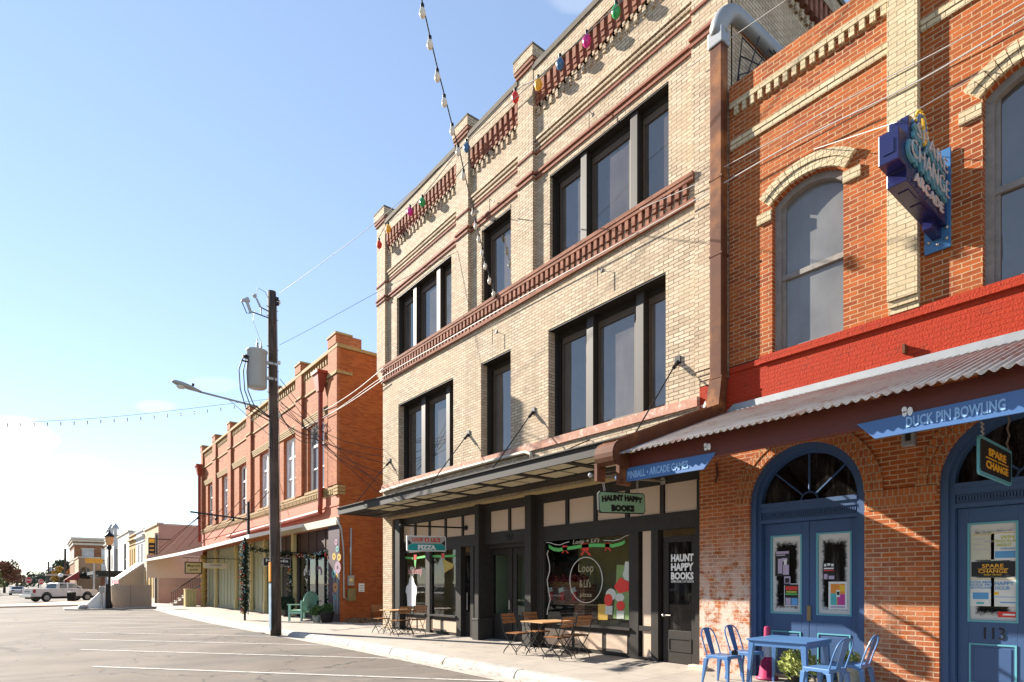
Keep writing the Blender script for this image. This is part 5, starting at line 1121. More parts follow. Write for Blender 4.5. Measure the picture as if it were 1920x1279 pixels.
# ---------------------------------------------------------------- utility pole and what hangs on it
PXY=(-3.1,20.2)
def pole_at(z): return Vector((-3.1-.012*(z),20.2,z))
def utility_pole():
    o=thing('utility_pole','tall dark timber utility pole at the kerb by the old red building','utility pole',(PXY[0],PXY[1],-.17))
    pts=[pole_at(z) for z in (-.3,2,4,6,8,10,11.15)]; MB().tube(pts,[.175,.168,.16,.152,.145,.138,.132],16).build('shaft','pole',o,smooth=True)
    b=MB()
    for z in (6.0,7.0,7.8,8.6,9.3,10.3,10.6): p=pole_at(z); b.tube([p+Vector((-.2,-.1,0)),p+Vector((.22,.1,0))],.014,5)
    b.build('step_bolt','metal',o)
    p=pole_at(.9); MB().box(p.x-.19,p.x-.16,p.y-.12,p.y+.1,.02,1.55).build('blue_sleeve',mat('pasted_poster',(.25,.34,.42),.7,var=.7,scale=5),o)
    MB().box(p.x-.20,p.x-.165,p.y-.1,p.y+.08,1.62,2.25).build('orange_marker',mat('orange_marker_plastic',(.75,.27,.02),.5),o)
    w=MB(); w.tube([pole_at(11.0)+Vector((.13,-.07,0)),pole_at(6)+Vector((.16,-.07,0)),pole_at(2.6)+Vector((.17,-.07,0))],.012,5); w.build('ground_wire','wirelt',o)
    i=MB()
    for z,dx in ((10.85,.22),(8.85,.2),(7.1,.18)): 
        p=pole_at(z)+Vector((dx,-.05,0)); MB().lathe(p,[(.03,-.06),(.05,-.03),(.03,0),(.05,.03),(.03,.06)],8).build('insulator','white',o)
    i=MB()
    for z in (10.9,10.75): p=pole_at(z)+Vector((.15,-.1,0)); i.lathe(p,[(.03,-.05),(.06,-.02),(.03,.02),(.05,.06)],8)
    i.build('clamp','metal',o)
utility_pole()
def transformer():
    c=Vector((-3.72,20.12,0)); o=thing('transformer','grey cylindrical transformer hung on the utility pole','transformer',(c.x,c.y,7.85))
    MB().lathe((c.x,c.y,0),[(.05,7.85),(.26,7.86),(.30,7.90),(.30,9.0),(.325,9.02),(.325,9.06),(.2,9.1),(.02,9.11)],24).build('tank','xfmr',o,smooth=True)
    for dx,dy in ((-.02,-.12),(.14,.05)):
        MB().lathe((c.x+dx,c.y+dy,9.08),[(.05,0),(.03,.05),(.05,.09),(.03,.13),(.045,.17),(.02,.21),(.015,.32)],10).build('bushing','lampgrey',o,smooth=True)
    for z in (8.25,8.75): MB().box(c.x+.25,-3.1,c.y-.06,c.y+.06,z-.04,z+.04).build('hanger_bracket','xfmr',o)
    k=MB(); k.box(c.x-.45,c.x-.28,c.y-.12,c.y-.02,8.72,8.80); k.box(c.x-.5,c.x-.26,c.y-.1,c.y-.06,8.6,8.64); k.ball((c.x-.36,c.y-.1,8.78),.06,8); k.build('secondary_lug','metal',o)
    for i,(a,b,d) in enumerate(((-.45,-.58,-.1),(-.36,-.45,0),(-.30,-.35,.06))):
        w=MB(); w.tube([(c.x+a,c.y-.1,8.7),(c.x+b,c.y-.15,8.3),(c.x+b+.05,c.y-.1,7.7),(c.x+b+.25,c.y,7.25+d),(c.x+.35,c.y+.05,7.0+d),(-3.1,20.2,6.95+d)],.018,5); w.build('lead_wire','wire',o)
    MB().tube([(c.x+.14,c.y+.05,9.4),(c.x-.02,c.y,9.75),(c.x-.12,c.y,10.0),(c.x-.08,c.y-.05,10.3)],.008,5).build('drop_wire','wirelt',o)
transformer()
def cutout():
    o=thing('fuse_cutout','grey fuse cutout and arrester on a bracket near the pole top','fuse cutout',(-3.6,20.1,10.4))
    a=pole_at(10.45); b=MB(); b.tube([a,(-3.62,20.1,10.5)],.02,5); b.tube([pole_at(10.25),(-3.95,20.1,10.28)],.02,5); b.tube([(-3.6,20.1,10.5),(-3.6,20.1,10.27)],.018,5); b.build('bracket','metal',o)
    b=MB(); b.tube([(-4.05,20.05,10.55),(-3.92,20.05,10.2)],[.05,.05],8); b.hexa([(-4.22,20.0,10.5),(-4.22,20.1,10.5),(-4.2,20.1,10.55),(-4.2,20.0,10.55)],[(-3.95,20.0,10.55),(-3.95,20.1,10.55),(-4.02,20.1,10.68),(-4.02,20.0,10.68)]); b.build('fuse_body','xfmr',o)
    b=MB(); b.tube([(-4.2,20.05,10.5),(-4.05,20.05,10.16),(-3.93,20.05,10.2)],.016,5); b.build('fuse_tube','metal',o)
    b=MB(); b.tube([(-3.62,20.1,10.5),(-3.75,20.08,10.74)],[.035,.035],6); b.ball((-3.8,20.08,10.8),.07,8); b.build('arrester','xfmr',o)
    MB().tube([(-3.75,20.1,10.85),(-3.7,20.1,11.1),(-3.45,20.15,11.05),(-3.23,20.2,10.7)],.008,5).build('jumper_wire','wire',o)
cutout()
def street_light():
    p0=PY(345,727,20.2); o=thing('street_light','grey cobra head street light on a long arm from the utility pole','street light',pole_at(7.2))
    a=PY(480,762,20.2); b=PY(430,749,20.2); c=PY(372,734,20.2); MB().tube([(-3.15,20.2,6.9),(a.x,20.2,a.z),(b.x,20.2,b.z),(c.x,20.2,c.z)],.032,8).build('arm','lampgrey',o,smooth=True)
    MB().tube([(-3.15,20.2,6.3),(b.x,20.2,b.z-.02)],.01,5).build('stay_wire','lampgrey',o)
    n=12; h=MB(); prof=[(-.02,.05,.05),(.12,.08,.07),(.3,.13,.10),(.5,.15,.11),(.68,.12,.09),(.78,.04,.05)]; vs=[]
    dr=Vector((-1,0,.22)).normalized(); up=Vector((.22,0,1)).normalized()
    for s,wy,hz in prof:
        for k in range(n): t=2*math.pi*k/n; q=Vector((c.x+.05,20.2,c.z))+dr*s+Vector((0,1,0))*wy*math.cos(t)+up*hz*math.sin(t)*(.8 if math.sin(t)>0 else .6); vs.append(q)
    h.add(vs,[(i*n+k,i*n+(k+1)%n,(i+1)*n+(k+1)%n,(i+1)*n+k) for i in range(5) for k in range(n)]+[tuple(range(n))[::-1],tuple(range(5*n,6*n))]); h.build('lamp_head','lampgrey',o,smooth=True)
    q=Vector((c.x+.05,20.2,c.z))+dr*.52-up*.06; MB().ball(q,.11,10,1.2,1,.7).build('lens',mat('lamp_lens',(.6,.58,.52),.2),o,smooth=True)
    q=Vector((c.x+.05,20.2,c.z))+dr*.22+up*.09; MB().lathe(q,[(.035,0),(.035,.07),(.02,.08)],8).build('photocell','metal',o)
street_light()
# ---------------------------------------------------------------- cables
def sagging(pts,n=6):
    out=[]
    for i in range(len(pts)-1):
        p0=pts[max(i-1,0)]; p1=pts[i]; p2=pts[i+1]; p3=pts[min(i+2,len(pts)-1)]
        for k in range(n):
            t=k/n; out.append(.5*((2*p1)+(p2-p0)*t+(2*p0-5*p1+4*p2-p3)*t*t+(3*p1-p0-3*p2+p3)*t**3))
    return out+[pts[-1]]
def cable(l,pts,r=.012,m='wire',grp='overhead cables on the utility pole'):
    o=MB().tube(sagging([Vector(p) for p in pts]),r,6).build('cable',m); tag(o,l,'cable',grp); return o
A,B=(-3.0,20.2),(-.35,5.5)
def line(pxs,a,b): return [PL(x,y,a,b) for x,y in pxs]
cable('pale overhead cable climbing from the pole top past the buff roof',line([(524,550),(612,487),(700,420),(855,285),(960,190),(1160,8),(1250,-80)],(-3.0,20.2),(-1.5,9.0)),.007,'wiremid')
cable('pale overhead cable from the pole shoulder up to the right, fading out',line([(524,647),(580,618),(640,585),(708,548),(860,470)],(-3.0,20.2),(-.3,14.6)),.006,'wiremid')
for l,pp,r in (('upper pale service cable along the red corbel band',[(575,803),(640,762),(716,708),(850,630),(1000,545),(1150,462),(1308,372),(1342,352),(1500,262),(1726,150),(1960,8)],.016),('second pale service cable just above the first, right of the downspout',[(1200,392),(1308,344),(1342,322),(1460,258),(1600,180),(1780,85),(1930,0)],.011),('third thin pale cable crossing the top of the downspout',[(1285,132),(1340,92),(1474,0),(1540,-50)],.010)):
    cable(l,[PX(x,y,-.14) for x,y in pp],r*.7,'wirelt')
for i,(p,q) in enumerate((((718,712),(566,803)),((719,690),(604,772)))):
    p=PX(*p,-.14); q=PX(*q,-.14); cable(['lower pale cable between the buff corner and the far red wall','upper pale cable between the buff corner and the far red wall'][i],[p,p.lerp(q,.35)+Vector((-.05,0,-.14)),p.lerp(q,.7)+Vector((-.05,0,-.12)),q],.015,'wirelt')
rnd=random.Random(8)
for i in range(7):
    z=7.0+.15*i; a=pole_at(z)+Vector((.12,0,0)); yb=845+14*i+rnd.randint(-4,4); e=PX(719+rnd.randint(0,6),yb,-.02); a+=Vector((.1,0,rnd.uniform(-.5,.6))); mid=(a+e)/2+Vector((0,rnd.uniform(-.1,.1),-.12-.35*rnd.random()))
    cable(('dark service cable from the pole to the buff building edge',)[0],[a,a.lerp(mid,.5)+Vector((0,0,-.04)),mid,mid.lerp(e,.5)+Vector((0,0,-.05)),e],.010,'wire','dark service cables to the buff building')
for i in range(3):
    e=PX(598-6*i,815+8*i,-.1); a=pole_at(7.2+.2*i); cable('short dark cable drooping from the pole to the nearest white window',[a,(a+e)/2+Vector((0,0,-.3-.1*i)),e],.014,'wire','dark service cables to the nearest white window')
k=MB(); rnd=random.Random(3)
for i in range(9):
    c=PX(598,812,-.12); pts=[c+Vector((-.1*rnd.random(),rnd.gauss(0,.3),rnd.gauss(0,.22))) for _ in range(5)]; k.tube(sagging(pts),.012,5)
tag(k.build('cable_tangle','wire'),'tangle of black wire hung before the nearest white window','cable')
# ---------------------------------------------------------------- string lights
def bulb_string(name,l,pts,bulbs,r,bm,sc=1.):
    pts=[Vector(p) for p in pts]; o=thing(name,l,'string lights',pts[0]); MB().tube(sagging(pts,5),.012*sc,5).build('cable','wire',o); proto=None
    for q in bulbs:
        q=Vector(q); off=q-pts[0]
        if proto is None:
            m=MB(); m.lathe(pts[0],[(.03,0),(.03,-.06)],8); s=m.build('bulb_socket','metal',o); m=MB(); m.lathe(pts[0],[(.02,-.05),(r*.8,-.09),(r,-.15),(r*.7,-.20),(.006,-.23)],10); c=m.build('bulb',bm,o,smooth=True); proto=(s,c)
            s.location=off; c.location=off; s.scale=c.scale=(sc,sc,sc)
        else:
            for k in proto:
                d=k.copy(); C.objects.link(d); d.parent=o; d.location=off
    return o
gb=mat('frosted_bulb_glass',(.72,.64,.52),.2,var=.05)
PA,PB=(0.,12.4),(-4.7,8.0)
top=[(788,-12),(806,68),(822,135),(835,185),(850,243),(862,285),(872,330)]
wallp=[(880,372),(889,400),(896,432),(905,468),(914,505),(924,535),(931,557)]
sp_=[PL(x,y,PA,PB) for x,y in top]+[PX(x,y,-.10) for x,y in wallp[1:]]
bulb_string('string_light','large white bulb string coming down onto the buff front',sp_,[PL(x,y,PA,PB) for x,y in [(792,8),(806,68),(820,130),(833,178),(848,232),(859,272),(869,318)]]+[PX(x,y,-.12) for x,y in [(887,390),(892,415),(898,440),(904,465),(910,490),(918,517),(926,542)]],.055,gb)
def c9():
    o=thing('parapet_lights','row of big coloured bulbs strung along the buff parapet','string lights',(-.2,12,13.5)); spots=[(711,458,'redp'),(728,428,'orange'),(769,396,MAG),(792,378,'g'),(875,275,'plateblue'),(966,181,'redp'),(1009,157,'orange'),(1050,118,'plateblue'),(1100,75,MAG),(1155,20,'g')]
    MB().tube(sagging([PX(x,y-7,-.2) for x,y in [(709,455),(728,425),(769,393),(792,375),(875,272),(966,178),(1009,154),(1050,115),(1100,72),(1155,17),(1200,-30)]],3),.012,5).build('cable','wire',o)
    for x,y,m in spots:
        p=PX(x,y,-.2); k=MB(); k.lathe(p,[(.03,.12),(.07,.06),(.10,-.01),(.075,-.10),(.01,-.17)],10); k.build('bulb',GRN if m=='g' else m,o,smooth=True); MB().lathe(p,[(.035,.19),(.035,.11)],8).build('bulb_socket','metal',o)
MAG=mat('magenta_bulb',(.60,.02,.22),.25); GRN=mat('green_bulb',(.02,.30,.08),.25)
c9()
a=(-3.15,20.2); e=(-22,22.)
pt=[(508,748),(430,757),(340,768),(230,780),(120,788),(14,792),(-60,790)]
bp=[(x,793-(x/508)**2*44+1) for x in range(14,500,25)]
bulb_string('string_light','thin string of tiny lamps from the pole across the street to the left',[PL(x,y,a,e) for x,y in pt],[PL(x,y,a,e) for x,y in bp],.035,gb,sc=.45)
# ---------------------------------------------------------------- signs hanging from the buff shopfront
def shop_sign(l,Y,X0,X1,z0,z1,tilt,fill,wall_x,bz):
    o=thing('hanging_sign',l,'sign',(0,0,0)); w,h=X1-X0,z1-z0; fill(o,w,h); k=MB()
    k.tube([(-w/2-.16,0,h/2+.26),(wall_x-(X0+X1)/2,0,h/2+.26)],.022,8); k.lathe((-w/2-.16,0,h/2+.22),[(.02,0),(.04,.03),(.04,.05),(.02,.08)],8)
    k.xf(Matrix.Identity(4)); k.tube([(wall_x-(X0+X1)/2-.02,0,h/2+.26),(wall_x-(X0+X1)/2+.03,0,h/2+.26)],.07,12); k.tube([(-w/2-.1,.0,h/2+.27),(wall_x-(X0+X1)/2,0,h/2+.62)],.008,5); k.build('bracket','steel' if 'green' in l else 'metal',o)
    k=MB()
    for x in (-w*.36,w*.36): 
        for i in range(3): z=h/2+.24-.085*i; k.tube([(x+.02*math.cos(t*.785),(.012 if i%2 else 0),z-.04+.05*math.sin(t*.785)) for t in range(9)],.007,4)
    k.build('chain','steel',o)
    o.location=((X0+X1)/2,Y,(z0+z1)/2); o.rotation_euler=(0,R(tilt),0)
def rrect(w,h,r,y0,y1,chamfer=False):
    pts=[]
    for cx,cz,a0 in ((w/2-r,h/2-r,0),(-w/2+r,h/2-r,90),(-w/2+r,-h/2+r,180),(w/2-r,-h/2+r,270)):
        for k in (0,1) if chamfer else range(5): t=R(a0+(90 if chamfer else 22.5)*k); pts.append((cx+r*math.cos(t),y0,cz+r*math.sin(t)))
    return MB().prism(pts,(0,y1-y0,0))
def green(o,w,h):
    rrect(w,h,.05,-.02,.02,True).build('rim','ink',o); rrect(w-.035,h-.035,.045,-.023,.023,True).build('board','signgreen',o)
    text('HAUNT HAPPY','ink',o,(0,-.024,h*.13),SR,FU,w*.88,h*.29,.003,bold=.08,arc=h*.10); text('BOOKS','ink',o,(0,-.024,-h*.26),SR,FU,w*.5,h*.32,.003,bold=.085)
shop_sign('sage green haunt happy books sign hanging outside the bookshop',7.12,-1.64,-.39,2.82,3.0+.20,-3.2,green,.2,0)
def pizza(o,w,h):
    rrect(w,h,.03,-.02,.02).build('rim','white',o); rrect(w-.04,h-.04,.02,-.023,.023).build('board','signgrey',o)
    MB().prism([(-w/2+.03,-.026,-h/2+.03),(w/2-.03,-.026,-h/2+.03),(w/2-.03,-.026,-.06),(w/2-.16,-.026,.0),(-w/2+.16,-.026,.0),(-w/2+.03,-.026,-.06)],(0,.052,0)).build('teal_field','signteal',o)
    for s in (-1,1): MB().prism([(s*(w/2-.03),-.025,-.05),(s*(w/2-.14),-.025,.01),(s*(w/2-.03),-.025,.1)],(0,.05,0)).build('dark_corner','ink',o)
    text("LOOP",'redp',o,(-w*.235,-.027,h*.25),SR,FU,w*.27,h*.26,.003,bold=.03); text("LIL'S",'redp',o,(w*.225,-.027,h*.25),SR,FU,w*.25,h*.27,.003,bold=.04)
    n=16; MB().prism([(.0+.07*math.cos(2*math.pi*i/n),-.027,h*.25+.055*math.sin(2*math.pi*i/n)) for i in range(n)],(0,.004,0)).build('red_disc','redp',o); text('&','white',o,(0,-.0285,h*.25),SR,FU,.06,h*.16,.003,bold=.01)
    text('PIZZA','white',o,(0,-.027,-h*.24),SR,FU,w*.46,h*.32,.003,bold=.06)
shop_sign("grey and teal pizza sign with red lettering hanging outside the left shop window",13.9,-1.68,-.48,2.42,2.83,-1.5,pizza,.2,0)
# ---------------------------------------------------------------- tables and chairs
def bistro_chair():
    o=thing('folding_chair','x','chair',(0,0,0)); m=MB()
    for i in range(5): m.box(-.20,.20,-.17+.075*i,-.17+.075*i+.058,.445,.462)
    m.build('seat','wood',o); m=MB()
    for i in range(3): z=.66+.075*i; y=-.245-.028*i; m.hexa([(-.20,y,z),(.20,y,z),(.20,y+.014,z),(-.20,y+.014,z)],[(-.20,y-.022,z+.056),(.20,y-.022,z+.056),(.20,y-.008,z+.056),(-.20,y-.008,z+.056)])
    m.build('backrest','wood',o)
    for s in (-1,1):
        x=.205*s
        MB().tube([(x,-.31,.88),(x,-.25,.66),(x,-.19,.47),(x,-.02,.25),(x,.17,.07),(x,.21,0)],.010,6).build('leg','metal',o)
        MB().tube([(x*.93,.20,.45),(x*.93,.08,.32),(x*.93,-.10,.16),(x*.93,-.21,.05),(x*.93,-.23,0)],.010,6).build('leg','metal',o)
    m=MB()
    for y,z in ((.19,.055),(-.21,.055)):
        m.tube([(-.2+.4*i/8,y,z+.13*math.sin(math.pi*i/8)) for i in range(9)],.008,5)
    m.tube([(-.2,-.02,.25),(.2,-.02,.25)],.007,5); m.tube([(-.2,.19,.44),(.2,.19,.44)],.008,5); m.tube([(-.2,-.18,.44),(.2,-.18,.44)],.008,5); m.build('stretcher','metal',o); return o
def bistro_table(l,x,y,z,lx,ly):
    o=thing('folding_table',l,'table',(0,0,0),'slatted wooden folding tables'); m=MB(); n=8
    for i in range(n): a=-lx/2+lx*i/n; m.box(a+.004,a+lx/n-.004,-ly/2,ly/2,.715,.735)
    m.build('tabletop','woodlt',o); m=MB(); m.box(-lx/2+.03,lx/2-.03,-ly/2+.08,-ly/2+.1,.69,.714); m.box(-lx/2+.03,lx/2-.03,ly/2-.1,ly/2-.08,.69,.714); m.build('rail','metal',o)
    for s in (-1,1):
        X=s*(lx/2-.08); MB().tube([(X,-ly/2+.1,.70),(X*.95,0,.36),(X*.9,ly/2-.1,.06),(X*.9,ly/2-.05,0)],.011,6).build('leg','metal',o); MB().tube([(X*.9,ly/2-.1,.70),(X*.86,0,.36),(X*.8,-ly/2+.1,.06),(X*.8,-ly/2+.05,0)],.011,6).build('leg','metal',o)
    m=MB()
    for yy in (-ly/2+.08,ly/2-.08): m.tube([(-lx*.38+lx*.76*i/8,yy,.06+.10*math.sin(math.pi*i/8)) for i in range(9)],.008,5)
    m.build('stretcher','metal',o); o.location=(x,y,z)
bistro_table('slatted wooden table in front of the wide bookshop window',-.62,9.55,.02,.95,.72)
bistro_table('slatted wooden table in front of the pizza windows',-.62,16.35,.02,.95,.72)
ch=bistro_chair(); first=True
for (x,y,rz,l) in [(-.92,8.93,8,'slatted folding chair on the street side, right of the bookshop table'),(-.38,8.95,-5,'slatted folding chair by the wall, right of the bookshop table'),(-.95,10.2,185,'slatted folding chair on the street side, left of the bookshop table'),(-.36,10.18,176,'slatted folding chair by the wall, left of the bookshop table'),
    (-.90,15.75,5,'slatted folding chair on the street side, right of the pizza table'),(-.36,15.72,-6,'slatted folding chair by the wall, right of the pizza table'),(-.88,17.0,184,'slatted folding chair left of the pizza table, beside the buff pier')]:
    if first: o=ch; o['label']=l; o.location=(x,y,zs(x)); o.rotation_euler=(0,0,R(rz)); o['group']='slatted folding chairs'; first=False
    else: o=dup(ch,(x,y,zs(x)),R(rz),l)
def metal_chair():
    o=thing('metal_chair','x','chair',(0,0,0),'blue metal chairs'); m=MB(); w=.19
    m.box(-w,w,-.18,.19,.435,.455); m.build('seat','chairblue',o,bevel=.02)
    m=MB()
    for s in (-1,1):
        for a,b in ((-.18,.19),): m.prism([(s*w-.004,a,.445),(s*w-.004,b,.445),(s*w-.004,b-.01,.36),(s*w-.004,.09,.41),(s*w-.004,-.08,.41),(s*w-.004,a+.01,.36)],(.008,0,0))
    for yy in (-.18,.186): m.prism([(-w,yy,.445),(w,yy,.445),(w-.01,yy,.36),(.09,yy,.41),(-.09,yy,.41),(-w+.01,yy,.36)],(0,.008,0))
    m.build('apron','chairblue',o)
    for sx in (-1,1):
        for y0,y1 in ((.17,.215),(-.165,-.23)):
            x0=sx*.175; x1=sx*.215; m=MB()
            def ring(x,y,z,a): return [(x-a,y-a,z),(x+a,y-a,z),(x+a,y+a,z),(x-a,y+a,z)]
            m.hexa(ring(x1,y1,0,.012),ring(x0+(x1-x0)*.15,y0+(y1-y0)*.15,.40,.032)); m.build('leg','chairblue',o,bevel=.004)
    m=MB(); pts=[(-.18,-.165,.44),(-.185,-.215,.60),(-.175,-.265,.74),(-.13,-.29,.815),(-.06,-.30,.845),(.06,-.30,.845),(.13,-.29,.815),(.175,-.265,.74),(.185,-.215,.60),(.18,-.165,.44)]
    m.tube(sagging([Vector(p) for p in pts],3),.011,6); m.build('back_hoop','chairblue',o)
    m=MB(); m.hexa([(-.055,-.18,.45),(.055,-.18,.45),(.055,-.176,.45),(-.055,-.176,.45)],[(-.075,-.30,.84),(.075,-.30,.84),(.075,-.296,.84),(-.075,-.296,.84)]); m.build('back_splat','chairblue',o); return o
ch=metal_chair(); first=True
for (x,y,rz,l) in [(-.98,5.12,180,'blue metal chair on the street side, left of the blue table'),(-.36,5.10,178,'blue metal chair by the wall, left of the blue table'),(-1.12,3.55,-8,'blue metal chair on the street side, right of the blue table'),(-.52,3.46,4,'blue metal chair by the wall, right of the blue table')]:
    if first: o=ch; o['label']=l; o.location=(x,y,zs(x)); o.rotation_euler=(0,0,R(rz)); first=False
    else: o=dup(ch,(x,y,zs(x)),R(rz),l)
def blue_table():
    o=thing('metal_table','square blue metal table in front of the blue arched door','table',(0,0,0)); h=.43
    MB().box(-h,h,-h,h,.715,.74).box(-h+.0,h-.0,-h,-h+.004,.68,.715).build('tabletop','chairblue',o,bevel=.008)
    m=MB()
    for s in (-1,1): m.box(-h+.02,h-.02,s*(h-.03)-.006,s*(h-.03)+.006,.64,.714); m.box(s*(h-.03)-.006,s*(h-.03)+.006,-h+.04,h-.04,.64,.714)
    m.build('apron','chairblue',o)
    for sx in (-1,1):
        for sy in (-1,1):
            def ring(x,y,z,a): return [(x-a,y-a,z),(x+a,y-a,z),(x+a,y+a,z),(x-a,y+a,z)]
            MB().hexa(ring(sx*.42,sy*.42,0,.015),ring(sx*.37,sy*.37,.70,.04)).build('leg','chairblue',o,bevel=.004)
    o.location=(-.62,4.28,.02); o.rotation_euler=(0,0,R(3))
blue_table()
c=thing('traffic_cone','magenta cone with a grey band behind the blue chairs','cone',(-.12,4.88,.04)); MB().lathe((-.12,4.88,.04),[(.17,0),(.17,.03),(.13,.04),(.09,.36)],14).build('cone_base','pinkcone',c,smooth=True); MB().lathe((-.12,4.88,.04),[(.09,.36),(.055,.66)],14).build('reflective_band','conegrey',c); MB().lathe((-.12,4.88,.04),[(.055,.66),(.05,.68),(.045,.83),(.03,.84)],14).build('cone_tip','pinkcone',c)
pot('pale green leafy plant in a low pot under the blue table',-.18,4.35,.03,.17,.14,'terra','leafpale',1500,.30,21,.035); pot('speckled pot with dried leaves right of the blue table',-.16,3.62,.03,.19,.36,'planter','leafpale',300,.16,22,.035)
o=MB().lathe((-.86,5.0,zs(-.9)+.455),[(.045,0),(.05,.05),(.02,.07)],10).build('ashtray','ink'); tag(o,'small black ashtray on the nearest left blue chair','ashtray')
s=MB(); s.box(-.17,-.02,6.0,6.33,.0,.12); tag(s.build('stone_block','offwhite',bevel=.015),'pale stone block at the foot of the whitewashed brick pier','stone')

mb=MB(); rnd=random.Random(77)
for i in range(420):
    y=2+rnd.random()*30; x=-2.55-abs(rnd.gauss(0,.16)) if rnd.random()<.6 else -2.2+2.1*rnd.random()**.35; z=(zroad(y)+.012) if x<-2.5 else zs(x)+.008+dz(y)
    if -2.6<x<-2.2: continue
    a=rnd.random()*6.28; l=.018+.022*rnd.random(); dx,dy=math.cos(a)*l,math.sin(a)*l; t=.012*rnd.random()
    mb.quad((x-dx,y-dy,z),(x+dy*.45,y-dx*.45,z+t),(x+dx,y+dy,z+t*.5),(x-dy*.45,y+dx*.45,z))
tag(mb.build('fallen_leaves','drybrush'),'dry brown leaves and grit scattered along the kerb and shopfronts','leaves',kind='stuff')
# ---------------------------------------------------------------- farther buildings, same side
def px_of(X,Y):
    dx=X+CD; return 960+F_PX*(dx*cY-Y*sY)/(dx*sY+Y*cY)
def shop_building(name,l,y0,y1,h,m,wins,X=-1.,depth=14,corn=None,zb=-.6,wm='tanwin',fm='white',side=None):
    o=thing(name,l,'building',(X,(y0+y1)/2,zb)); w=MB(); facade(w,y0,y1,zb,h,X,wins,.25); w.build('front_wall',m,o)
    s=MB(); s.box(X+.004,X+depth,y0,y0+.3,zb,h-.05); s.box(X+.6,X+depth,y0+.3,y1,zb,h-.4); s.box(X+.004,X+.6,y1-.3,y1-.002,zb,h-.05); s.build('side_wall',side or m,o)
    c=MB(); c.box(X-.12,X+.4,y0,y1,h,h+.18)
    if corn: c.box(X-.22,X+.1,y0+.02,y1-.02,h-corn,h-corn+.2); c.box(X-.08,X+.05,y0+.02,y1-.02,h-corn-.5,h-corn-.4)
    c.box(X+.4,X+depth,y0-.03,y0+.33,h-.05,h+.1); c.build('parapet_cap',fm,o)
    for a,b,c0,d in wins:
        f=MB(); f.box(X+.12,X+.2,a,a+.1,c0,d); f.box(X+.12,X+.2,b-.1,b,c0,d); f.box(X+.12,X+.2,a+.1,b-.1,d-.1,d); f.box(X+.12,X+.2,a+.1,b-.1,c0,c0+.1); f.box(X+.12,X+.2,a+.1,b-.1,(c0+d)/2-.05,(c0+d)/2+.05)
        q=f.build('window',fm,o); MB().box(X+.17,X+.18,a+.1,b-.1,c0+.1,d-.1).build('pane',wm,q)
    return o
o=shop_building('stone_building','pink sided building with a rough stone front beyond the stair',60.6,69.4,6.75,'stone',[],fm='offwhite',side='pink')
k=MB()
for i in range(5): y=60.9+2.05*i; k.box(-1.12,-.9,y-.12,y+.12,-.4,2.7); k.box(-1.14,-.9,y-.3,y+.3,2.7,3.1)
k.box(-1.1,-.9,60.62,69.3,3.1,3.4); k.box(-1.15,-.9,60.62,69.3,-.4,.15); k.build('arched_shopfront','offwhite',o)
k=MB()
for i in range(4): y=61.9+2.05*i; k.box(-1.02,-1.005,y-.8,y+.8,.2,2.9)
k.build('shop_glazing','gold',o)
k=MB().box(-1.3,-.98,60.5,60.75,-.5,6.0); k.build('corner_pilaster','offwhite',o); MB().tube([(-1.2,60.55,-.4),(-1.2,60.55,3.3)],.09,6).build('drainpipe','metal',o)
MB().box(-.2,-.12,60.45,60.5,-.3,3.2); MB().box(5.,6.4,60.5,60.59,3.6,5.0).build('side_window','ink',o)
s=thing('blade_sign','black and gold vertical sign on the stone front','sign',(-1.6,60.4,3.6)); a=PY(278,1008,60.2); c=PY(291,1042,60.2); MB().box(a.x,c.x,60.17,60.23,c.z,a.z).build('board','ink',s); MB().box(a.x+.05,c.x-.05,60.16,60.17,a.z-.45,a.z-.08).build('gold_panel','yellowp',s)
for i in range(3): MB().box(a.x+.1,c.x-.1,60.16,60.17,a.z-.8-.35*i,a.z-.68-.35*i).build('gold_lettering','gold',s)
MB().tube([(c.x+.12,60.2,c.z-1),(c.x+.12,60.2,a.z+.3)],.05,6).tube([(c.x+.1,60.2,a.z-.1),(c.x+1.2,60.2,a.z-.1)],.04,5).build('bracket','metal',s)
shop_building('shop_building','pale grey narrow building with two tall windows beside the stone front',69.4,76.2,6.9,mat('pale_grey_paint',(.44,.45,.46),.8,var=.06),[(70.9,71.9,3.3,5.6),(73.4,74.4,3.3,5.6)],corn=.6,fm=mat('pale_trim',(.5,.5,.5),.8))
shop_building('shop_building','ochre narrow building with slim windows between grey and white fronts',76.2,82.7,6.85,mat('ochre_wall',(.38,.24,.075),.85,var=.25),[(77.2,78.0,3.2,5.4),(79.2,80.0,3.2,5.4),(81.2,82.0,3.2,5.4)],corn=.5,fm='oldyellow')
shop_building('shop_building','white plastered building with one tall dark window',82.7,95.5,7.6,mat('white_render',(.60,.57,.54),.8,var=.06),[(85.5,88.2,2.6,6.4)],fm='offwhite')
shop_building('shop_building','dark brown recessed front between two white buildings',95.5,101,6.3,mat('umber_wall',(.09,.06,.045),.8),[],X=-.6,fm='coping')
shop_building('shop_building','far white two storey building behind the amber street lamp',101,116,8.3,mat('far_white_render',(.56,.54,.50),.8,var=.1),[(103,104.6,3.6,5.6),(107,108.6,3.6,5.6),(111,112.6,3.6,5.6)],corn=.8,fm='offwhite')
def clock_ornament():
    o=thing('roof_ornament','grey arched ornaments on the roof above the far white building','ornament',(-.6,113,8.4)); 
    for y,h in ((104,.9),(110,1.3),(114,1.0)):
        k=MB(); k.box(-.8,-.4,y-.5,y+.5,8.48,8.5+h); k.lathe((-.6,y,8.5+h),[(.5,0),(.5,.2),(.3,.6),(.05,.9)],10); k.build('finial','lampgrey',o)
clock_ornament()
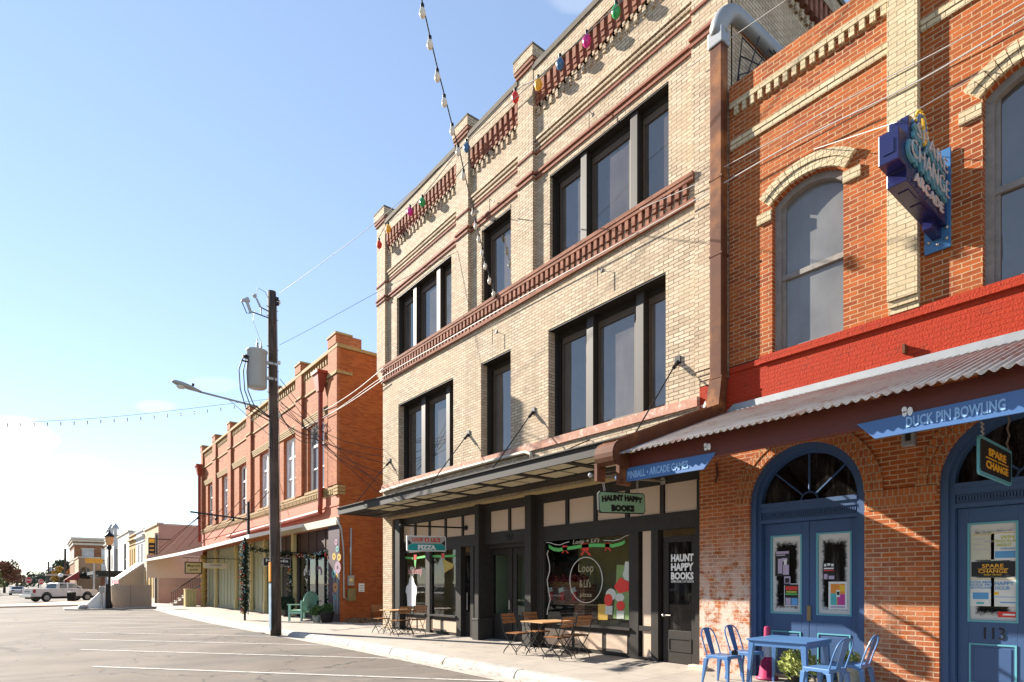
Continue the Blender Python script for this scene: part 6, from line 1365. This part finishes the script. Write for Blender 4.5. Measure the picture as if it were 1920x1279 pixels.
def awn(l,y0,y1,xw,x0,zt,zb_,m,vm,vh=.3):
    o=thing('shop_awning',l,'awning',(xw,(y0+y1)/2,zt)); k=MB(); k.prism([(xw,y0,zt),(x0,y0,zb_),(xw,y0,zb_-.0)],(0,y1-y0,0)); k.build('canopy',m,o); k=MB(); k.box(x0-.02,x0+.02,y0,y1,zb_-vh,zb_); k.build('valance',vm,o); return o
o=awn('white sloping awning with a pink valance on the pale grey building',69.2,76,-1.12,-3.2,3.65,1.95,'white',mat('pink_valance',(.6,.18,.2),.8),.45); MB().prism([(-1.1,69.1,3.5),(-3.15,69.1,1.9),(-3.15,69.1,.9),(-1.1,69.1,.9)],(0,.04,0)).build('shaded_side_curtain','wallgrey',o)  # greige puts the shade on the awning's side into the curtain colour
o=thing('flat_awning','long black flat awning on the white plastered building','awning',(-1,90,2.9)); MB().box(-4.2,-1.12,84,99,2.6,3.0).build('canopy','ink',o); MB().box(-3.9,-1.2,84.2,98.8,2.35,2.6).build('frame','ink',o)
awn('dark red awning on the far tan shop',112,118,-4.5,-6.3,3.4,2.0,mat('maroon_canvas',(.22,.03,.03),.8),mat('maroon_valance',(.18,.025,.025),.8))
o=thing('flat_awning','long pale flat awning far down the street','awning',(-5,122,3)); MB().box(-8.5,-4.6,117,126,2.75,2.95).build('canopy','offwhite',o)
def corner_building():
    X0,Y0,h=-4.4,132.,9.6; o=thing('corner_building','brown brick corner building with a heavy pale cornice, far down the street','building',(X0,Y0,-.5)); bw=brick('far_brown_brick',(.30,.13,.06),(.24,.10,.05),(.3,.2,.12),bw=.3,bh=.1)
    w=MB(); w.box(X0,14,Y0,Y0+20,-.6,h); w.build('wall',bw,o)
    c=MB()
    for z,e in ((h-.2,.5),(h-.6,.35),(h-1.2,.2),(5.2,.12),(2.9,.2)): c.box(X0-e,14+e,Y0-e,Y0+20+e,z,z+.35)
    c.build('cornice','offwhite',o)
    for i in range(4):
        x=X0+1.1+2.9*i
        for z0,z1 in ((5.9,7.7),(3.5,5.0)):
            f=MB(); f.box(x-.12,x+1.9,Y0-.06,Y0+.02,z0-.12,z0); f.box(x-.12,x+1.9,Y0-.06,Y0+.02,z1,z1+.15); q=f.build('window','offwhite',o); MB().box(x,x+1.78,Y0-.03,Y0-.01,z0,z1).build('pane','blindglass',q)
    for i in range(4):
        y=Y0+1.5+4.4*i; f=MB(); f.box(X0-.06,X0+.02,y-.1,y+1.9,5.78,5.9); q=f.build('window','offwhite',o); MB().box(X0-.03,X0-.01,y,y+1.8,5.9,7.7).build('pane','blindglass',q)
corner_building()
o=shop_building('shop_building','low tan building with an arched window in front of the brown corner building',117,131,5.6,mat('tan_far_brick',(.34,.22,.13),.85),[(119,122,.3,3.0),(125,128,.3,3.0)],X=-4.4,depth=2.9,fm='offwhite')
MB().prism([(-3.6+.75*math.cos(t*.3927),116.98,3.2+.9*math.sin(t*.3927)) for t in range(9)]+[(-4.35,116.98,2.2),(-2.85,116.98,2.2)],(0,.01,0)).build('arched_window','carglass',o)
s=thing('banner_sign','orange banner sign on a grey post beyond the street lamp','sign',(-4.5,80,0)); a=PY(160,1047,80); c=PY(193,1056.5,80); MB().box(a.x,c.x,79.96,80.04,c.z,a.z).build('board',mat('amber_board',(.62,.30,.03),.6),s); MB().tube([((a.x+c.x)/2,80.1,-.4),((a.x+c.x)/2,80.1,a.z)],.09,6).build('post','lampgrey',s)
# ---------------------------------------------------------------- corner furniture
def lamp_post():
    x,y,z=-5.36,50.6,-.21; o=thing('street_lamp','black street lamp with an amber lantern at the far corner','street lamp',(x,y,z)); MB().lathe((x,y,z),[(.2,0),(.2,.25),(.12,.45),(.10,.6),(.085,1.2),(.07,4.1),(.12,4.15),(.16,4.3),(.10,4.45)],14).build('post','metal',o,smooth=True)
    MB().lathe((x,y,z),[(.12,4.45),(.20,4.55),(.27,4.95),(.27,5.05)],12).build('lantern','lampglow',o,smooth=True); MB().lathe((x,y,z),[(.33,5.05),(.30,5.12),(.14,5.3),(.06,5.36),(.05,5.48),(.01,5.55)],12).build('lantern_cap','metal',o,smooth=True)
lamp_post()
o=thing('low_wall','greige stucco wall panel standing on the far corner pavement','wall',(-4,52,-.21)); MB().box(-5.1,-2.6,52,52.3,-.21,1.42).build('panel','wallgrey',o); MB().box(-5.6,-5.1,52.0,52.4,-.21,1.35).build('end_post','offwhite',o); MB().box(-3.95,-3.93,51.985,52,-.2,1.42).build('panel_joint','coping',o)
o=thing('white_ramp','small white ramp wall by the parking meter','ramp',(-6.2,50.8,-.21)); MB().prism([(-6.9,50.8,-.2),(-5.9,50.8,-.2),(-5.9,50.8,.95)],(0,.3,0)).build('wedge','white',o); MB().box(-5.9,-5.4,50.85,51.3,-.2,1.3).build('block','white',o)
o=thing('parking_meter','grey parking meter post beside the white ramp','parking meter',(-5.9,49.9,-.21)); MB().tube([(-5.85,49.9,-.21),(-5.85,49.9,1.0)],.05,8).build('post','lampgrey',o); MB().box(-6.0,-5.7,49.8,50.0,.9,1.35).build('meter_head','lampgrey',o,bevel=.05)
o=thing('dark_kiosk','narrow black post box beside the parking meter','kiosk',(-5.5,50.1,-.21)); MB().box(-5.62,-5.38,50.0,50.3,-.2,1.5).build('case','ink',o,bevel=.02); MB().tube([(-5.62,49.7,-.5),(-5.62,49.7,.3)],.03,6).build('foot_post','metal',o)
o=MB().ball((-6.9,50.3,-.1),.28,8,1.2,1,.7); tag(o.build('boulder','lampgrey'),'grey boulder at the corner kerb','boulder')
def litter():
    x,y,z=-6.75,73.6,-.30; o=thing('litter_bin','round black slatted litter bin in front of the white pickup','bin',(x,y,z)); k=MB(); n=18
    for i in range(n): a=2*math.pi*i/n; k.tube([(x+.30*math.cos(a),y+.3*math.sin(a),z),(x+.34*math.cos(a),y+.34*math.sin(a),z+.9)],.035,4)
    k.build('slats','ink',o); MB().lathe((x,y,z),[(.27,.02),(.3,.85)],14).build('liner','metal',o); MB().lathe((x,y,z),[(.37,.88),(.37,.95),(.2,1.0)],14).build('rim','ink',o)
litter()
# ---------------------------------------------------------------- vehicles
def wheel(o,x,y,r,w=.26):
    k=MB().lathe((0,0,0),[(r*.6,-w/2),(r*.95,-w/2),(r,-w*.35),(r,w*.35),(r*.95,w/2),(r*.6,w/2)],20).xf(Matrix.Translation((x,y,r))@Matrix.Rotation(R(90),4,'X')); t=k.build('wheel','tyre',o)
    k=MB().lathe((0,0,0),[(.02,-w*.55),(r*.3,-w*.56),(r*.55,-w*.54),(r*.62,-w*.53),(r*.62,w*.53),(r*.55,w*.54),(r*.3,w*.56),(.02,w*.55)],20).xf(Matrix.Translation((x,y,r))@Matrix.Rotation(R(90),4,'X')); k.build('rim','lampgrey',t)
def body_shell(prof,hw,tw=None,n=1):
    """side outline (x,z) pushed across, pulled in above the belt"""
    m=MB(); L=[]
    for s in (-1,1):
        for x,z in prof: k=hw if tw is None else hw-(tw*max(0,(z-1.15))/.8); L.append((x,s*k,z))
    q=len(prof); m.add(L,[tuple(range(q)),tuple(range(q,2*q))[::-1]]+[(i,(i+1)%q,q+(i+1)%q,q+i)[::-1] for i in range(q)]); return m
def pickup():
    o=thing('pickup_truck','white crew cab pickup parked across the far corner with its tailgate to the left','pickup truck',(0,0,0)); hw=.98
    def arch(cx,r=.50): return [(cx+r*math.cos(math.pi-math.pi*i/8),.52+r*math.sin(math.pi*i/8)) for i in range(9)]
    low=[(-3.15,.55)]+arch(-1.95)+arch(2.05)+[(3.1,.55),(3.2,.75),(3.18,1.12),(3.0,1.22),(1.45,1.30),(-1.05,1.34),(-3.15,1.32)]
    body_shell(low,hw).build('body','truck',o,bevel=.03)
    cab=[(-1.05,1.30),(-1.0,1.34),(-.85,1.88),(-.6,1.95),(.55,1.95),(.85,1.90),(1.55,1.32),(1.5,1.28)]
    body_shell(cab,hw-.02,.17).build('cab','truck',o,bevel=.03)
    g=MB()
    for s in (-1,1):
        def q(x,z): return (x,s*(hw-.02-(.17*max(0,z-1.15)/.8)+.012),z)
        for pl in ([(-.72,1.38),(.02,1.38),(.02,1.85),(-.62,1.86)],[(.16,1.38),(1.36,1.38),(.86,1.84),(.16,1.85)]): g.quad(*[q(x,z) for x,z in pl])
    g.quad((-1.035,-.75,1.40),(-1.035,.75,1.40),(-.89,.70,1.84),(-.89,-.70,1.84)); g.quad((1.50,-.78,1.39),(1.50,.78,1.39),(.93,.66,1.86),(.93,-.66,1.86)); g.build('windows','carglass',o)
    k=MB(); k.box(-3.19,-3.14,-.84,.84,.78,1.33); t=k.build('tailgate','truck',o,bevel=.015); k=MB(); k.box(-3.2,-3.18,-.1,.1,1.2,1.27); k.box(-3.2,-3.18,-.42,.42,1.0,1.08); k.build('tailgate_mark','ink',t)
    for s in (-1,1): MB().box(-3.19,-2.98,s*.84,s*.995,.92,1.28).build('tail_lamp','tail',o,bevel=.01)
    MB().box(-3.42,-3.15,-.95,.95,.48,.74).build('rear_bumper','chrome',o,bevel=.04); MB().box(3.15,3.35,-.95,.95,.45,.75).build('front_bumper','chrome',o,bevel=.04)
    for s in (-1,1): MB().box(3.05,3.2,s*.6,s*.95,.85,1.12).build('headlight','white',o,bevel=.02)
    k=MB(); k.box(-2.95,2.9,-.8,.8,.3,.58); k.box(-2.98,-1.1,-.82,.82,1.335,1.345); k.build('underbody','ink',o)
    for x in (-1.95,2.05):
        for s in (-1,1): wheel(o,x,s*.84,.41)
    for s in (-1,1):
        k=MB(); k.box(1.2,1.35,s*.98,s*1.2,1.36,1.58); k.build('mirror','truck',o,bevel=.03); k=MB()
        for x in (.08,1.3): k.box(x,x+.01,s*.975,s*.986,.7,1.34)
        for x in (-.5,.35): k.box(x,x+.18,s*.975,s*1.0,1.22,1.25)
        k.build('door_line','ink',o)
    o.location=(-7.45,78.6,-.36); o.rotation_euler=(0,0,math.atan2(.5,.86))
pickup()
def car(l,x,y,rz,m,z):
    o=thing('parked_car',l,'car',(0,0,0)); prof=[(-2.2,.35),(2.2,.35),(2.25,.6),(2.1,.78),(1.1,.92),(.45,1.38),(-.9,1.42),(-1.6,.98),(-2.2,.92),(-2.25,.6)]
    body_shell(prof,.88,.3).build('body',m,o,bevel=.06); g=MB()
    for s in (-1,1): g.quad((-1.3,s*.86,.98),(.75,s*.86,.98),(.35,s*.80,1.33),(-.85,s*.80,1.36))
    g.quad((-1.63,-.7,1.02),(-1.63,.7,1.02),(-1.02,.62,1.40),(-1.02,-.62,1.40)); g.quad((1.06,-.72,.98),(1.06,.72,.98),(.52,.62,1.36),(.52,-.62,1.36)); g.build('windows','carglass',o)
    for X in (-1.35,1.4):
        for s in (-1,1): wheel(o,X,s*.80,.33,.2)
    for s in (-1,1): MB().box(-2.27,-2.15,s*.5,s*.82,.7,.85).build('tail_lamp','tail',o)
    o.location=(x,y,z); o.rotation_euler=(0,0,rz)
car('small white car driving away in the far distance',-12.2,128,R(95),'truck',-.44); car('black car at the left edge of the far street',-15.3,124,R(100),'darkcar',-.44); car('dark grey car behind the black one at the far left',-16.0,140,R(95),mat('slate_car_paint',(.08,.08,.09),.3),-.44)
# ---------------------------------------------------------------- traffic signs, far poles
def stop(px,py,t,l,rz):
    u=(px-960)/F_PX; x,y=t*(u*cY+sY)-CD,t*(cY-u*sY); z=CH+(HY-py)/F_PX*t; o=thing('stop_sign',l,'stop sign',(0,0,0)); r=.40
    oc=[(r*math.cos(R(22.5+45*i)),0,r*math.sin(R(22.5+45*i))) for i in range(8)]; MB().prism([(a*1.0,-.02,c) for a,_,c in oc],(0,.02,0)).build('rim','white',o); MB().prism([(a*.92,-.026,c*.92) for a,_,c in oc],(0,.01,0)).build('face','stopred',o)
    text('STOP','white',o,(0,-.03,0),SR,FU,.56,.22,.004,bold=.03); MB().tube([(0,.03,.35),(0,.03,-z+zroad(y)-.05)],.035,6).build('post','lampgrey',o); o.location=(x,y,z); o.rotation_euler=(0,0,rz)
stop(53.5,1088,72,'stop sign on the left, larger, just above the pickup tailgate',R(38)); stop(77,1091,84,'smaller stop sign above the pickup bed',R(38))
def far_pole(px,top,t,r,l,arms=0):
    u=(px-960)/F_PX; x,y=t*(u*cY+sY)-CD,t*(cY-u*sY); z=CH+(HY-top)/F_PX*t; o=thing('utility_pole',l,'utility pole',(x,y,-.5)); MB().tube([(x,y,-.6),(x,y,z)],[r,r*.75],8).build('shaft','pole',o)
    if arms:
        for k in range(arms): MB().box(x-.9,x+.9,y-.06,y+.06,z-.6-.8*k,z-.48-.8*k).build('crossarm','pole',o)
        MB().lathe((x+.35,y,z-2.2),[(.2,0),(.22,.1),(.22,.9),(.1,1.0)],8).build('transformer','xfmr',o)
far_pole(122.3,1029,95,.2,'tall bare dark pole in front of the orange far trees'); far_pole(91,1053,140,.2,'far pole with crossarms left of the orange tree',2); far_pole(99.5,1057,150,.2,'far pole with crossarms behind the orange tree',1)
o=thing('street_lamp','small far street lamp with a white globe above the pickup cab','street lamp',(0,0,0)); u=(114-960)/F_PX; t=88; x,y=t*(u*cY+sY)-CD,t*(cY-u*sY); o.location=(x,y,-.4); MB().tube([(x,y,-.4),(x,y,2.4)],.08,6).build('post','metal',o); MB().ball((x,y,2.7),.33,8).build('globe','white',o,smooth=True)
# ---------------------------------------------------------------- trees
def tree(l,px,t,top,cw,leaf,seed,n=1500,name='tree',base=None,size=.26,lo=.28):
    u=(px-960)/F_PX; x,y=t*(u*cY+sY)-CD,t*(cY-u*sY); zt=CH+(HY-top)/F_PX*t; zb=-.5; rnd=random.Random(seed); o=thing(name,l,'tree',(x,y,zb),'trees at the far end of the street')
    H=zt-zb; k=MB(); k.tube([(x,y,zb),(x+.05*H*rnd.random(),y,zb+H*.35),(x,y,zb+H*.75)],[.035*H,.024*H,.008*H],8)
    cr=MB(); R_=cw/F_PX*t/2
    for i in range(9):
        a=rnd.random()*6.28; rr=R_*(.25+.5*rnd.random()); zz=zb+H*(lo+.14+(.80-lo-.14)*(i/8)); c=Vector((x+rr*math.cos(a)*(1.1-.5*i/8),y+rr*math.sin(a)*(1.1-.5*i/8),zz)); k.tube([(x,y,zb+H*(.25+.4*i/9)),tuple(c)],[.012*H,.004*H],5)
        leaves(cr,c,R_*(.42+.2*rnd.random()),n//9,size*(H/8),rnd,.8,.45)
    leaves(cr,(x,y,zb+H*.80),R_*.5,n//9,size*(H/8),rnd,.75,.4)
    k.build('trunk','pole',o); cr.build('crown',leaf,o)
TL={k:mat('leaf_'+k,v,.7,var=.65,scale=1.6) for k,v in dict(green=(.055,.075,.028),olive=(.11,.105,.045),rust=(.20,.085,.04),orange=(.52,.20,.03),amber=(.50,.30,.05),dark=(.03,.05,.025),lime=(.15,.17,.04)).items()}
tree('russet and olive street tree at the left edge, tallest there',8,118,1047,52,TL['rust'],1,2400)
tree('olive green tree at the left edge in front of the russet one',-8,100,1066,40,TL['lime'],2,1500)
tree('dull red tree at the left of the far street',30,150,1062,32,TL['rust'],3,1500); tree('grey green tree far left, beyond the dull red one',40,200,1076,26,TL['olive'],4,900)
tree('dark green rounded tree at the end of the street',72,240,1072,34,TL['dark'],5,1600); tree('green tree closing the street behind the left stop sign',58,300,1079,26,TL['green'],6,1000); tree('olive tree at the end of the street, right of the dark one',90,260,1074,22,TL['olive'],7,900)
tree('large grey green tree behind the orange trees',112,175,1044,42,TL['green'],8,2200); tree('amber leaved tree behind the far poles',108,135,1055,20,TL['amber'],9,1200); tree('bright orange tree left of the brown corner building',133,140,1060,18,TL['orange'],10,1200)
tree('tall green tree beside the brown corner building',130,185,1046,26,TL['olive'],11,1300); tree('small dark shrub tree in front of the orange tree',138,128,1075,14,TL['dark'],12,600,lo=.1)
mb=MB(); rnd=random.Random(9)
for i in range(60): leaves(mb,(-60+130*rnd.random(),330+90*rnd.random(),1+3.5*rnd.random()),3.4,60,1.0,rnd,.9,.3)
tag(mb.build('far_woods',TL['green']),'band of dull green woods closing the far end of the street','woods',kind='stuff')
# ---------------------------------------------------------------- across the street: what the shop windows mirror
def courthouse():
    o=thing('courthouse','brown stone courthouse with steep gables and chimneys across the street','building',(-40,42,-.3)); st=mat('brown_sandstone',(.24,.15,.09),.9,var=.35,scale=3)
    w=MB(); w.box(-52,-34,22,64,-.6,11.5); w.build('wall',st,o)
    g=MB()
    for y0,y1,h in ((24,33,5.5),(38,50,7.5),(54,63,5.5)): g.prism([(-33.8,y0,11.5),(-33.8,y1,11.5),(-33.8,(y0+y1)/2,11.5+h)],(-16,0,0))
    g.build('gable',st,o); r=MB(); r.prism([(-52,22,11.5),(-34,22,11.5),(-43,22,15.5)],(0,42,0)); r.build('roof','coping',o)
    for y in (27,35.5,52,60):
        k=MB(); k.box(-38,-36.4,y-.9,y+.9,11.5,17.5); k.box(-38.2,-36.2,y-1.1,y+1.1,17.5,18.1); k.build('chimney',st,o)
    for i in range(10):
        for z in (1.2,6.2): f=MB(); f.box(-33.95,-33.9,24+4*i,25.7+4*i,z,z+3); f.build('window','carglass',o)
courthouse()
for i,(x,y,top) in enumerate(((-24,12,8.5),(-25,24,7.5),(-23,36,9),(-25,48,8),(-24,60,8.5),(-26,72,9.5))):
    rnd=random.Random(40+i); o=thing('tree',['broad evergreen oak nearest the camera across the street','second smaller evergreen oak across the street','third tall evergreen oak across the street','fourth evergreen oak across the street','fifth evergreen oak across the street','farthest evergreen oak across the street'][i],'tree',(x,y,-.2),'oaks on the courthouse lawn'); MB().tube([(x,y,-.2),(x+.1,y,2.2),(x,y,top*.6)],[.28,.2,.08],8).build('trunk','pole',o); cr=MB()
    for k in range(8): a=rnd.random()*6.28; leaves(cr,(x+1.9*math.cos(a)*rnd.random(),y+2.2*math.sin(a)*rnd.random(),top*(.5+.4*k/8)),1.6,130,.45,rnd,.8,.4)
    cr.build('crown',TL['green'],o)
lawn=MB().box(-60,-21,5,75,-.3,-.08); struct('courthouse_lawn',lawn,mat('winter_grass',(.13,.13,.05),.9,var=.4))
for x,y,l,m in ((-17.5,13.5,'white car parked across the street, nearest','truck'),(-17.3,17.5,'dark car parked across the street','darkcar'),(-17.6,21.5,'silver car parked across the street','galv'),(-17.4,29,'second white car parked across the street','truck'),(-17.4,42.5,'third white car parked across the street','truck'),(-17.4,46,'dark car parked far along across the street','darkcar')):
    car(l,x,y,R(150),m,-.17)
